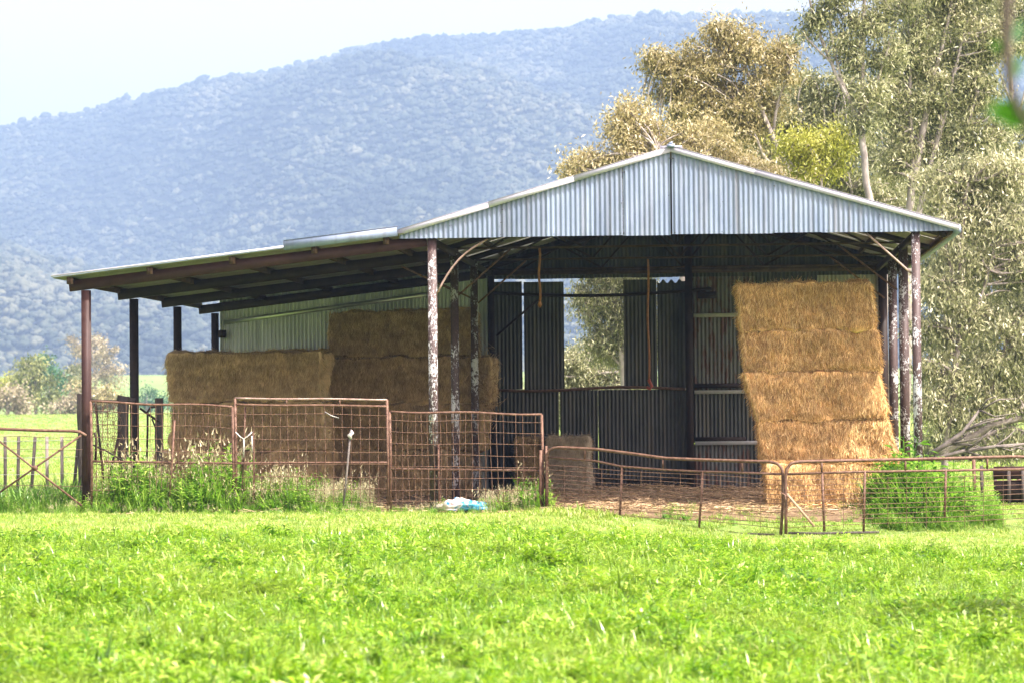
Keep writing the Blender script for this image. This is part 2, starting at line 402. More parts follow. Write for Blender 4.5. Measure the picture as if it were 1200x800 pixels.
def stalk_mesh(name, ns, spread, h, mt, seed, ll=.09, lw=.024):
    rs = np.random.RandomState(seed); V = []; Q = []; n0 = 0
    for k in range(ns):
        a = rs.rand() * 6.283; rr = spread * math.sqrt(rs.rand()); p = np.array([rr * math.cos(a), rr * math.sin(a), -.02]); hh = h * rs.uniform(.6, 1.15)
        top = p + np.array([rs.randn() * .07, rs.randn() * .07, hh]); s = np.array([math.cos(a), math.sin(a), 0]) * .004
        V += [p - s, p + s, top + s * .5, top - s * .5]; Q.append((n0, n0 + 1, n0 + 2, n0 + 3)); n0 += 4
        for j in range(13):
            t = .12 + .86 * j / 12; c = p + (top - p) * t; az = j * 2.4 + rs.rand(); d = np.array([math.cos(az), math.sin(az), rs.uniform(-.1, .9)]); d /= np.linalg.norm(d)
            sd = np.cross(d, [0, 0, 1]); sd /= np.linalg.norm(sd); l = ll * rs.uniform(.6, 1.3) * (1.15 - .5 * t); w_ = lw * rs.uniform(.7, 1.2) / 2; tip = c + d * l + np.array([0, 0, -.25 * l])
            m_ = c + d * l * .5; V += [c, m_ - sd * w_, tip, m_ + sd * w_]; Q.append((n0, n0 + 1, n0 + 2, n0 + 3)); n0 += 4
    me = np_mesh(name, np.array(V), np.array(Q)); me.materials.append(mt); return me
def tuft_coll(name, meshes):
    c = bpy.data.collections.new(name)
    for i, me in enumerate(meshes):
        o = bpy.data.objects.new(me.name, me); c.objects.link(o)
    return c
def scatter(name, label, P, scl, rot, coll, seed=0, cat='grass'):
    me = bpy.data.meshes.new(name); P = np.asarray(P, np.float32); me.vertices.add(len(P)); me.vertices.foreach_set('co', P.ravel())
    a = me.attributes.new('scl', 'FLOAT_VECTOR', 'POINT'); a.data.foreach_set('vector', np.asarray(scl, np.float32).ravel())
    a = me.attributes.new('rot', 'FLOAT_VECTOR', 'POINT'); a.data.foreach_set('vector', np.asarray(rot, np.float32).ravel())
    o = link(name, me, None)
    g = bpy.data.node_groups.new(name, 'GeometryNodeTree')
    g.interface.new_socket('Geometry', in_out='INPUT', socket_type='NodeSocketGeometry'); g.interface.new_socket('Geometry', in_out='OUTPUT', socket_type='NodeSocketGeometry')
    gi = g.nodes.new('NodeGroupInput'); go = g.nodes.new('NodeGroupOutput'); ip = g.nodes.new('GeometryNodeInstanceOnPoints')
    ci = g.nodes.new('GeometryNodeCollectionInfo'); ci.inputs['Collection'].default_value = coll; ci.inputs['Separate Children'].default_value = True; ci.inputs['Reset Children'].default_value = True
    def na(nm):
        x = g.nodes.new('GeometryNodeInputNamedAttribute'); x.data_type = 'FLOAT_VECTOR'; x.inputs['Name'].default_value = nm; return x.outputs[0]
    g.links.new(gi.outputs[0], ip.inputs['Points']); g.links.new(ci.outputs[0], ip.inputs['Instance']); ip.inputs['Pick Instance'].default_value = True
    e = g.nodes.new('FunctionNodeEulerToRotation'); g.links.new(na('rot'), e.inputs[0]); g.links.new(e.outputs[0], ip.inputs['Rotation'])
    g.links.new(na('scl'), ip.inputs['Scale']); g.links.new(ip.outputs[0], go.inputs[0])
    md = o.modifiers.new('scatter', 'NODES'); md.node_group = g
    tag(o, label, cat, kind='stuff'); return o
def rots(n, tilt=.15):
    return np.stack([RS.randn(n) * tilt, RS.randn(n) * tilt, RS.rand(n) * 6.283], 1)
tufts = tuft_coll('tufts', [blade_mesh('grass_tuft', 32, .11, .14, .0075, M['grass'], .6 + .1 * k, 3, 40 + k) for k in range(4)] + [blade_mesh('grass_tuft', 18, .11, .15, .0135, M['grass'], .95, 4, 60 + k) for k in range(3)] + [blade_mesh('dry_tuft', 14, .12, .15, .008, M['dry'], .8, 3, 70)] + [stalk_mesh('leafy_rosette', 7, .11, .11, M['grass'], 240 + k, .075, .020) for k in range(3)])

short = tuft_coll('short_tufts', [blade_mesh('short_tuft', 40, .11, .07, .007, M['dry'] if k < 3 else M['grass'], .9, 3, 140 + k) for k in range(4)])
# near field in front of the shed line
P = []
def rowpts(y0, y1, dens, margin=4.5):
    n = int(dens * (y1 - y0) * (2 * (.2 * (y0 + y1) / 2 + margin)))
    y = RS.uniform(y0, y1, n); x = RS.uniform(-1, 1, n) * (.2 * y + margin); return np.stack([x, y], 1)
for a in np.arange(12.5, 40.5, 1.0): P.append(rowpts(a, a + 1, 95 if a < 24 else 80))
P = np.concatenate(P)
# barn-local coordinates of points
def local(P2):
    d = P2 - O[:2]; return d @ E1[:2], d @ E2[:2]
lu, lv = local(P)
yard = (lv > .55 + .25 * vnoise(np.stack([lu * 1.3, lu * 0, lu * 0], 1), 4)) & (lu > -5.9) & (lu < 4.7)
thin = (lu > .9) & (lu < 4.6) & (lv > -.45 + .3 * vnoise(np.stack([lu * 2, lv * 2, lu * 0], 1), 14)) & (RS.rand(len(lu)) > .06)
P = P[~(yard | thin)]
n = len(P)
f = vnoise(np.stack([P[:, 0] * .8, P[:, 1] * .5, P[:, 0] * 0], 1), 9)
f2 = vnoise(np.stack([P[:, 0] * 2.6, P[:, 1] * 1.6, P[:, 0] * 0], 1), 19)
s = (1 + .28 * f + .42 * f2) * RS.uniform(.6, 1.4, n) * 1.05
strip = P[:, 1] > 33.6 + 1.5 * vnoise(np.stack([P[:, 0] * .5, P[:, 0] * 0, P[:, 0] * 0], 1), 77) + 2.2 * (RS.rand(n) - .5)
S2 = P[strip]; n2 = len(S2); s2 = RS.uniform(.55, 1.3, n2) * (1 + .35 * f2[strip]); s2 = np.where((S2[:, 0] > .3) & (S2[:, 0] < 1.3) & (S2[:, 1] > 38.2), s2 * 2.2, s2)
scatter('grass', 'short pale grass trodden in front of the fence line', np.stack([S2[:, 0], S2[:, 1], gz(S2[:, 0], S2[:, 1])], 1), np.stack([s2, s2, s2], 1), rots(n2), short)
P = P[~strip]; s = s[~strip]; n = len(P)
bank = ((P[:, 0] > .3) & (P[:, 0] < 1.4) & (P[:, 1] > 37.5)); s = np.where(bank, s * 1.7, s)
scatter('grass', 'bright yellow green meadow grass filling the foreground', np.stack([P[:, 0], P[:, 1], gz(P[:, 0], P[:, 1])], 1),
        np.stack([s, s, s * RS.uniform(.8, 1.3, n)], 1), rots(n), tufts)
# far paddock
P = []
for y0, y1, dens in ((40, 52, 30), (52, 75, 9), (75, 120, 3), (120, 300, .5)):
    area = (y1 - y0) * (.44 * (y0 + y1) / 2 + 6); n = int(area * dens); y = RS.uniform(y0, y1, n); x = RS.uniform(-.22, .27, n) * y * 1.0 + RS.uniform(-3, 3, n)
    P.append(np.stack([x, y, np.full(n, {40: 1.3, 52: 1.7, 75: 2.2, 120: 4.0}[y0])], 1))
P = np.concatenate(P); lu, lv = local(P[:, :2])
P = P[~((lu > -6.2) & (lu < 8.0) & (lv < 10.3))]
lu, lv = local(P[:, :2]); P = P[~((lu > -6.3) & (lv < 0))]
n = len(P); s = P[:, 2] * RS.uniform(.6, 1.2, n)
scatter('grass', 'sunlit paddock grass stretching away behind the shed', np.stack([P[:, 0], P[:, 1], gz(P[:, 0], P[:, 1])], 1), np.stack([s, s, np.minimum(s, 2) * 1.1], 1), rots(n), short)

# tall weeds
wt = tuft_coll('weed_tufts', [blade_mesh('weed_tuft', 22, .13, .42, .015, M['weed'], .6, 4, 80 + k, seeds=1) for k in range(4)] +
               [blade_mesh('weed_tuft', 34, .15, .36, .030, M['weed'], .9, 3, 90 + k, broad=1) for k in range(1)] + [stalk_mesh('leafy_stalks', 8, .15, .42, M['weed'], 200 + k) for k in range(2)])
wd = tuft_coll('shaded_tufts', [blade_mesh('weed_tuft', 26, .14, .40, .024, M['weedshade'], .7, 4, 100 + k) for k in range(3)])
ws = tuft_coll('seed_tufts', [blade_mesh('seed_tuft', 14, .13, .40, .010, M['weed'], .5, 4, 110 + k, seeds=10) for k in range(3)])
wb = tuft_coll('broad_tufts', [blade_mesh('weed_tuft', 24, .17, .40, .020, M['weed'], .6, 4, 120 + k) for k in range(4)] + [stalk_mesh('leafy_stalks', 9, .18, .42, M['weed'], 220 + k, .11, .026) for k in range(2)])
def zone(name, label, coll, u0, u1, v0, v1, n, hf, dens=None):
    u = RS.uniform(u0, u1, n); v = RS.uniform(v0, v1, n); s = hf(u, v) * RS.uniform(.5, 1.25, n) * (.95 + .35 * vnoise(np.stack([u * 2.1, v * 2.1, 0 * u], 1), 61))
    W = np.array([B(a, b, 0) for a, b in zip(u, v)]); W[:, 2] = gz(W[:, 0], W[:, 1])
    k = s > .12
    return scatter(name, label, W[k], np.stack([s, s, s], 1)[k], rots(n, .12)[k], coll, cat='weeds')
q_ = at(1165, 715, 21.3); nn_ = 150; px_ = q_[0] + RS.randn(nn_) * .38; py_ = 21.3 + RS.randn(nn_) * .55; sc_ = RS.uniform(1.3, 2.1, nn_)  # bigger tufts added where a tree shadow falls, to darken that patch
scatter('grass', 'taller grass clump added to suggest the shaded patch at the right foreground edge', np.stack([px_, py_, gz(px_, py_)], 1), np.stack([sc_, sc_, sc_], 1), rots(nn_, .2), tufts)
zone('tall_weeds', 'tall leafy green weeds growing through the left mesh panels', wt, -5.4, -1.3, -.35, .8, 950, lambda u, v: (1.5 - .55 * sst(-3.6, -1.5, u)) * (1 + .25 * np.sin(u * 5)) * (.6 + .4 * sst(-.35, .2, v)))
zone('tall_weeds', 'pale seeding grass stalks beside the tall gate panel', ws, -3.4, -1.0, -.25, .5, 55, lambda u, v: .75 + .35 * np.sin(u * 3.1) ** 2)
zone('tall_weeds', 'weeds behind the cross braced gate, darkened in colour for the shed shadow', wd, -9.5, -5.6, .25, 2.6, 700, lambda u, v: 1.25 + 0 * u)
zone('tall_weeds', 'sunlit weeds at the foot of the cross braced gate', wt, -9.5, -5.6, -.15, .5, 260, lambda u, v: .85 + 0 * u)
zone('tall_weeds', 'low weeds and seed stalks around the foot of the mid panel', wt, -1.3, 1.75, -.12, .45, 200, lambda u, v: .32 + .9 * sst(.5, 1.5, u) + .1 * np.sin(u * 9))
zone('tall_weeds', 'seeding stalks by the hinge posts of the sagging gate', ws, .7, 1.6, -.5, .3, 22, lambda u, v: .75 * (1 - .5 * sst(1.4, 2.2, u)))
zone('tall_weeds', 'high bright green weed bank in front of the right hand posts', wb, 6.7, 8.6, -1.5, .7, 800, lambda u, v: (1.45 - 1.0 * sst(7.4, 8.6, u)) * (1 + .3 * np.sin(u * 7.3 + v * 4)) * sst(6.4, 7.2, u) * (.25 + .75 * sst(-1.5, -.5, v)))
zone('tall_weeds', 'ragged fringe of seeding grass along the foot of the mesh panels', ws, -9, 1.6, -.75, -.1, 130, lambda u, v: .42 * (.4 + .6 * sst(-.75, -.2, v)))
zone('tall_weeds', 'uneven green fringe where the field meets the panels', wt, -9, 1.7, -1.0, -.1, 420, lambda u, v: .42 * (.35 + .65 * sst(-1.0, -.2, v)))
zone('tall_weeds', 'short shaded grass at the shed mouth by the golden hay', wt, 3.2, 6.8, -1.3, .3, 150, lambda u, v: .30 + .1 * np.sin(u * 7))

# ------------------------------------------------------------------ hay shed
shed = thing('hay_shed', 'open sided steel hay shed with blue grey corrugated gable and low left skillion', 'shed', tuple(O), -TH)
ROWS = [0.0, 3.25, 6.65, 10.0]
UR = 7.44; UC = 3.72; UL = -5.48
ridge = 5.57
def roofz(u): return ridge - .2905 * abs(u - UC)
def leanz(u): return 4.38 + .112 * (u + .5)

def corr(mb, u0, u1, zb, zt, v, amp=.009, pitch=.076, sheet=.76, rows=3, facing=1, jit=.004, along='u'):
    """vertical corrugated sheets from u0 to u1; zb/zt may be functions of u"""
    a = u0; k = 0
    while a < u1 - .01:
        b = min(a + sheet, u1); ns = max(3, int((b - a) / pitch * 8)); uu = np.linspace(a, b + (.02 if b < u1 else 0), ns + 1)
        dv = (.004 if k % 2 else 0) + rnd.uniform(0, jit); V = []
        dzb = rnd.uniform(-.006, .006)
        for r in range(rows):
            t = r / (rows - 1)
            for x in uu:
                z0 = zb(x) if callable(zb) else zb; z1 = zt(x) if callable(zt) else zt
                V.append((x, v + dv + amp * math.sin(2 * math.pi * x / pitch) + .003 * math.sin(3 * t + k), z0 + dzb + (z1 - z0 - dzb) * t))
        m = len(uu); Q = [(r * m + i, r * m + i + 1, (r + 1) * m + i + 1, (r + 1) * m + i) for r in range(rows - 1) for i in range(m - 1)]
        mb.add(V, Q); a = b; k += 1
    return mb
def roofsheet(mb, ua, ub, zf, v0, v1, off=0.0, amp=.009, pitch=.076, sheet=.76):
    v = v0; k = 0
    while v < v1 - .01:
        w = min(v + sheet, v1); ns = int((w - v) / pitch * 8); vv = np.linspace(v, w + .01, ns + 1); V = []
        for r in range(5):
            u = ua + (ub - ua) * r / 4
            for y in vv: V.append((u, y, zf(u) + off + amp * math.sin(2 * math.pi * y / pitch) + (.004 if k % 2 else 0)))
        m = len(vv); Q = [(r * m + i, r * m + i + 1, (r + 1) * m + i + 1, (r + 1) * m + i) for r in range(4) for i in range(m - 1)]
        mb.add(V, Q); v = w; k += 1
    return mb
VB = 10.12
# roof
roofsheet(MB(), UC, 8.08, roofz, -.10, VB + .06, -.02).build('roof', M['galv_roof'], shed, True)
roofsheet(MB(), -.5, UC, roofz, -.10, VB + .06, -.02).build('roof', M['galv_roof'], shed, True)
roofsheet(MB(), -5.96, -.42, leanz, -.20, VB + .06, -.075).build('skillion_roof', M['galv_roof'], shed, True)
# thin edge capping along the front of the skillion roof
mb = MB(); mb.bar((-5.98, -.205, leanz(-5.98) - .045), (-2.3, -.205, leanz(-2.3) - .045), .03, .028); mb.build('edge_trim', M['flash'], shed)
# front gable
g = corr(MB(), -.5, 2.97, 4.24, lambda u: roofz(u) - .03, -.125); g.build('gable_panel', M['galv'], shed, True)
g = corr(MB(), 2.98, 3.705, 4.235, lambda u: roofz(u) - .03, -.135); g.build('gable_panel', M['galv'], shed, True)
g = corr(MB(), 3.73, 8.04, 4.24, lambda u: roofz(u) - .03, -.125); g.build('gable_panel', M['galv'], shed, True)
for i in range(40):
    uu = rnd.choice([-.4, .3, 1.1, 1.9, 2.95, 3.0, 3.68, 3.76, 4.5, 5.3, 6.1, 6.9]) + rnd.uniform(-.02, .02); top = roofz(uu) - .15
    if top < 4.3: continue
    zz_ = rnd.choice([4.27, top, (4.27 + top) / 2]); MB().tube([(uu, -.143, zz_), (uu, -.155, zz_)], .007, 6).build('roofing_screw', M['beamdark'], shed)
# rake flashing in overlapping lengths
def flashing(us, zf, h, name='rake_flashing', v=-.165, m='flash', zoff=0.0):
    mb = MB()
    for i in range(len(us) - 1):
        a, b = us[i], us[i + 1]; o = .003 * (i % 2); e = .02 if i < len(us) - 2 else 0
        da = np.array([b - a, 0, zf(b) - zf(a)]); da /= np.linalg.norm(da)
        pa = np.array([a, v - o, zf(a) - h / 2 + .03 + zoff]); pb = np.array([b, v - o, zf(b) - h / 2 + .03 + zoff]) + da * e
        mb.bar(pa, pb, .006, h, (0, 0, 1))
        mb.bar(pa + (0, .11, h / 2 + .004), pb + (0, .11, h / 2 + .004), .24, .004, (0, 0, 1))
    return mb.build(name, M[m], shed)
flashing([-.52, .9, 2.2, 3.715], roofz, .09); flashing([8.1, 5.0, 3.725], roofz, .09)
flashing([-2.30, -.52], leanz, .15, 'fascia_flashing', -.215, 'galv', .015)
mb = MB(); mb.bar((3.66, -.17, 5.60), (3.78, -.17, 5.60), .10, .05); mb.bar((3.69, -.15, 5.63), (3.75, -.15, 5.66), .06, .03); mb.build('ridge_cap', M['galv'], shed)
mb = MB(); mb.bar((UC, -.10, ridge + .03), (UC, VB, ridge + .03), .34, .02); mb.build('ridge_cap', M['flash'], shed)
# posts
def post(u, v, z1, m, w=.125, d=.13, z0=-.35): return MB().isec((u, v, z0), (u, v, z1), w, d, (0, 1, 0), .011).build('post', m, shed)
for k, v in enumerate(ROWS):
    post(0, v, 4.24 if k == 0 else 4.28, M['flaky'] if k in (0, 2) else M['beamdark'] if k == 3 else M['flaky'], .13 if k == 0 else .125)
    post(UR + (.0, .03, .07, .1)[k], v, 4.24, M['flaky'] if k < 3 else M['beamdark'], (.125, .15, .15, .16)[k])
    post((U(101, 0), U(157, 3.25), U(208, 6.65), U(252, 10.0))[k], v, leanz(UL) - .32, M['beam'] if k == 0 else M['beamdark'], .125)  # front post in the lit tone, rear ones with shade in the colour
    if k == 3: post(3.83, v - .02, 4.9, M['beamdark'], .14)
mb = MB(); mb.bar((.085, -.09, -.3), (.085, -.09, 1.05), .03, .03); mb.build('post_stiffener', M['rust'], shed)
# skillion rafters, C shaped
for k, v in enumerate(ROWS):
    mb = MB(); c = -.225
    ua, ub = -5.74, -.08
    up = np.array([-.112, 0, 1]); up = up / np.linalg.norm(up)
    pa = np.array([ua, v, leanz(ua) + c]); pb = np.array([ub, v, leanz(ub) + c])
    mb.bar(pa + (0, -.035, 0), pb + (0, -.035, 0), .008, .17, up)
    mb.bar(pa + up * .08, pb + up * .08, .075, .008, up); mb.bar(pa - up * .08, pb - up * .08, .075, .008, up)
    mb.build('rafter', M['beam'] if k == 0 else M['beamdark'], shed)  # rafters behind the front row have the roof's shade painted in
for u in (-5.72, -4.45, -3.14, -1.85, -.72):
    z = leanz(u) - .145
    mb = MB(); mb.bar((u, -.16, z), (u, VB - .02, z), .05, .105); mb.build('purlin', M['purlin'], shed)
    mb = MB(); mb.box((u - .035, -.10, z - .055), (u + .055, -.055, z + .05)); mb.build('purlin_cleat', M['rust'], shed)
# main roof: trusses, purlins
def truss(v, front=False):
    c = M['beamdark']; t = .06
    mb = MB(); top = lambda u: roofz(u) - .17
    mb.bar((-.1, v, top(-.1)), (UC, v, top(UC)), t, .09); mb.bar((UC, v, top(UC)), (7.9, v, top(7.9)), t, .09)
    mb.build('truss_rafter', c, shed)
    mb = MB(); mb.bar((0, v, 4.28), (7.44, v, 4.28), .05, .035); mb.build('truss_chord', M['purlin'], shed)
    mb = MB(); xs_ = np.linspace(.6, 6.84, 9)
    for i in range(8):
        a, b = xs_[i], xs_[i + 1]
        if i % 2 == 0: mb.bar((a, v, 4.29), (b, v, top(b)), .035, .035)
        else: mb.bar((a, v, top(a)), (b, v, 4.29), .035, .035)
    mb.bar((UC, v + .03, 4.29), (UC, v + .03, top(UC)), .04, .04)
    mb.build('truss_web', c, shed)
for v in (.02, 3.25, 6.65, 9.95): truss(v)
for u in (.35, 1.45, 2.55, 3.5, 3.94, 4.9, 6.0, 7.1, 7.98):
    z = roofz(u) - .085; mb = MB(); mb.bar((u, -.06, z), (u, VB - .02, z), .05, .085); mb.build('purlin', M['purlin'], shed)
mb = MB(); mb.bar((8.07, -.1, roofz(8.07) - .05), (8.07, VB, roofz(8.07) - .05), .11, .09); mb.build('gutter', M['galv'], shed)
# eave ties along the depth
for u in (0.0, UR):
    mb = MB(); mb.bar((u, .05, 4.20), (u, 9.9, 4.20), .06, .10); mb.build('eave_beam', M['beamdark'], shed)
# knee braces
def brace(p, q, bow, name='knee_brace', r=.018, m='palepipe'):
    p = np.array(p, float); q = np.array(q, float); t = np.linspace(0, 1, 9)[:, None]
    pts_ = p + (q - p) * t + np.array([0, 0, bow]) * np.sin(t * math.pi) + np.array([-bow * .6, 0, 0]) * np.sin(t * math.pi)
    MB().tube(pts_, r).build(name, M[m], shed, True)
brace((.07, -.03, 3.38), (.87, .0, 4.22), .10); brace((UR - .07, -.02, 3.60), (6.70, -.02, 4.22), .0)
for v in ROWS[1:3]:
    brace((.07, v, 3.5), (.95, v, 4.26), .0, m='rust'); brace((UR - .07, v, 3.5), (6.4, v, 4.26), .0, m='rust'); brace((-.07, v, 3.6), (-.9, v, 4.0), .0, m='rust')
# rear wall
w1 = corr(MB(), U(257, 10.1), -.02, -.1, lambda u: leanz(u) - .065, VB, amp=.023); w1.build('rear_wall_sheet', M['galv_light'], shed, True)
mb = MB(); uu0, uu1 = U(262, 10), U(500, 10); mb.bar((uu0, 10.06, ZB(262, 378, 10)), (uu1, 10.06, ZB(500, 345, 10)), .05, .09); mb.build('wall_girt', M['galv_light'], shed)
WU = U(660, 10.1), U(731, 10.1)
zt, zb_ = 4.05, 1.96
def wall(u0, u1, a, b, m, v=VB, **k): return corr(MB(), u0, u1, a, b, v, **k).build('rear_wall_sheet', M[m], shed, True)
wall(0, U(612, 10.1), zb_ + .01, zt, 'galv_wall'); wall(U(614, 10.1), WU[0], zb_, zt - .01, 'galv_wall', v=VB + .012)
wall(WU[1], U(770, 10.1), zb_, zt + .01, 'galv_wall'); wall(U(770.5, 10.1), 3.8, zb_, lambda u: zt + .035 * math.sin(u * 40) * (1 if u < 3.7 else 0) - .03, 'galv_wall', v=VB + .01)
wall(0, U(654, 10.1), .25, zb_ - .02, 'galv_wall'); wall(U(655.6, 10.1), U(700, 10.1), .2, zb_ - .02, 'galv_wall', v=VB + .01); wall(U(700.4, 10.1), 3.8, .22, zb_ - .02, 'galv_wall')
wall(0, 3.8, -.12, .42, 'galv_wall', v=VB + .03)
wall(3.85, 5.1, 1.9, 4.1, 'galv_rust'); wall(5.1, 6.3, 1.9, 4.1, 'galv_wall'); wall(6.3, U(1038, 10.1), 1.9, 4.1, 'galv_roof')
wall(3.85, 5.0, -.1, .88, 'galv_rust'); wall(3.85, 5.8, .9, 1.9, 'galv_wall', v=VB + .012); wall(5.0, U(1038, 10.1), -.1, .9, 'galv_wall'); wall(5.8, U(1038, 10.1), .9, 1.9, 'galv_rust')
corr(MB(), 3.9, 7.6, 3.98, 4.3, VB + .05).build('rear_wall_sheet', M['galv_wall'], shed, True)
corr(MB(), -.3, 7.9, 4.1, lambda u: roofz(u) - .02, VB + .035).build('rear_gable_sheet', M['galv_wall'], shed, True)
for z, m, u0_, u1_ in ((3.35, 'white', 3.92, 7.5), (1.88, 'white', 3.92, 7.5), (.9, 'white', 3.92, 7.5), (-.02, 'white', 3.9, 4.9)):
    mb = MB(); mb.bar((u0_, 10.05, z), (u1_, 10.05, z), .10, .07); mb.build('wall_girt', M[m], shed)
for z in (1.98, .95, 3.42):
    if z < 3: mb = MB(); mb.bar((3.92, 10.06, z + .02), (4.9, 10.06, z + .02), .06, .09); mb.build('wall_girt', M['beamdark'], shed)
mb = MB(); t = np.linspace(0, 1, 12); mb.tube(np.stack([.02 + 4.25 * t, 10.0 + 0 * t, 3.83 - .09 * np.sin(t * math.pi) + .03 * t], 1), .035); mb.build('window_rail', M['beamdark'], shed, True)
mb = MB(); mb.tube(np.stack([.05 + 3.7 * t, 10.05 + 0 * t, 1.96 - .03 * np.sin(t * 7)], 1), .032); mb.build('window_sill', M['rust'], shed, True)
mb = MB(); mb.bar((-.1, 10.03, 4.22), (7.5, 10.03, 4.22), .06, .10); mb.build('truss_chord', M['purlin'], shed)
mb = MB(); mb.bar((.1, 10.0, 3.0), (1.05, 10.0, 3.8), .04, .04); mb.build('knee_brace', M['beamdark'], shed)
mb = MB(); mb.bar((2.6, 10.06, .17), (3.75, 10.06, .22), .05, .03); mb.bar((1.2, 10.06, .34), (2.7, 10.06, .2), .04, .03); mb.build('wall_girt', M['beamdark'], shed)
mb = MB(); mb.box((4.0, 9.93, 3.67), (4.35, 10.0, 3.80)); mb.build('bracket', M['beamdark'], shed)
mb = MB(); mb.box((U(252, 10) + .07, 9.93, 3.02), (U(252, 10) + .22, 10.0, 3.17)); mb.build('bracket', M['beamdark'], shed)

# floor
def fz(x, y):
    return .012 + .02 * fbm(np.stack([x.ravel() * 2, y.ravel() * 2, 0 * x.ravel()], 1), 3, 31).reshape(x.shape)
X, Y = np.meshgrid(np.linspace(-6.1, 8.3, 100), np.linspace(-.9, 10.4, 80))
W = O[None] + X.ravel()[:, None] * E1 + Y.ravel()[:, None] * E2
edge = np.minimum(sst(-.9, -.1, Y.ravel()), 1)
W[:, 2] = np.maximum(gz(W[:, 0], W[:, 1]) + .012, 0) * edge + (gz(W[:, 0], W[:, 1]) + .004) * (1 - edge) + .02 * edge * (fbm(W * 1.7, 3, 31) + .5)
front_out = (Y.ravel() < -.1) & ((X.ravel() < .9) | (X.ravel() > 6.6)); W[front_out, 2] -= .08
i = np.arange(79 * 99); r_ = i // 99; c_ = i % 99; a = r_ * 100 + c_
tag(link('yard_floor', np_mesh('yard_floor', W, np.stack([a, a + 1, a + 101, a + 100], 1), True), M['dirt']), 'trodden brown earth floor under the shed roof', kind='structure')
# loose straw
def strands(n, PF, L, w, flat=.15, seed=5):
    rs = np.random.RandomState(seed); P = PF(n, rs); az = rs.rand(n) * 6.283; el = rs.randn(n) * flat
    d = np.stack([np.cos(az) * np.cos(el), np.sin(az) * np.cos(el), np.sin(el)], 1); l = L * rs.uniform(.4, 1.3, n)[:, None]
    s_ = np.cross(d, rs.randn(n, 3)); s_ /= np.linalg.norm(s_, axis=1)[:, None]; s_ *= w / 2
    V = np.stack([P - d * l / 2 - s_, P - d * l / 2 + s_, P + d * l / 2 + s_ * .6, P + d * l / 2 - s_ * .6], 1).reshape(-1, 3)
    return V, (np.arange(n) * 4)[:, None] + np.arange(4)[None]
def floorP(n, rs):
    u = np.where(rs.rand(n) < .75, rs.uniform(.8, 6.5, n), rs.uniform(-5.5, 7, n)); v = rs.uniform(-.55, 9.8, n) ** 1.0
    W = O + u[:, None] * E1 + v[:, None] * E2; W[:, 2] = np.maximum(gz(W[:, 0], W[:, 1]), 0 * u - .2 * (v < 0)) + .03 + .05 * np.abs(rs.randn(n)) * (.5 + vnoise(W * 1.4, 44)); return W
V, Q = strands(26000, floorP, .16, .010); tag(link('loose_straw', np_mesh('loose_straw', V, Q), M['straw']), 'loose straw strewn over the shed floor', 'straw', kind='stuff')

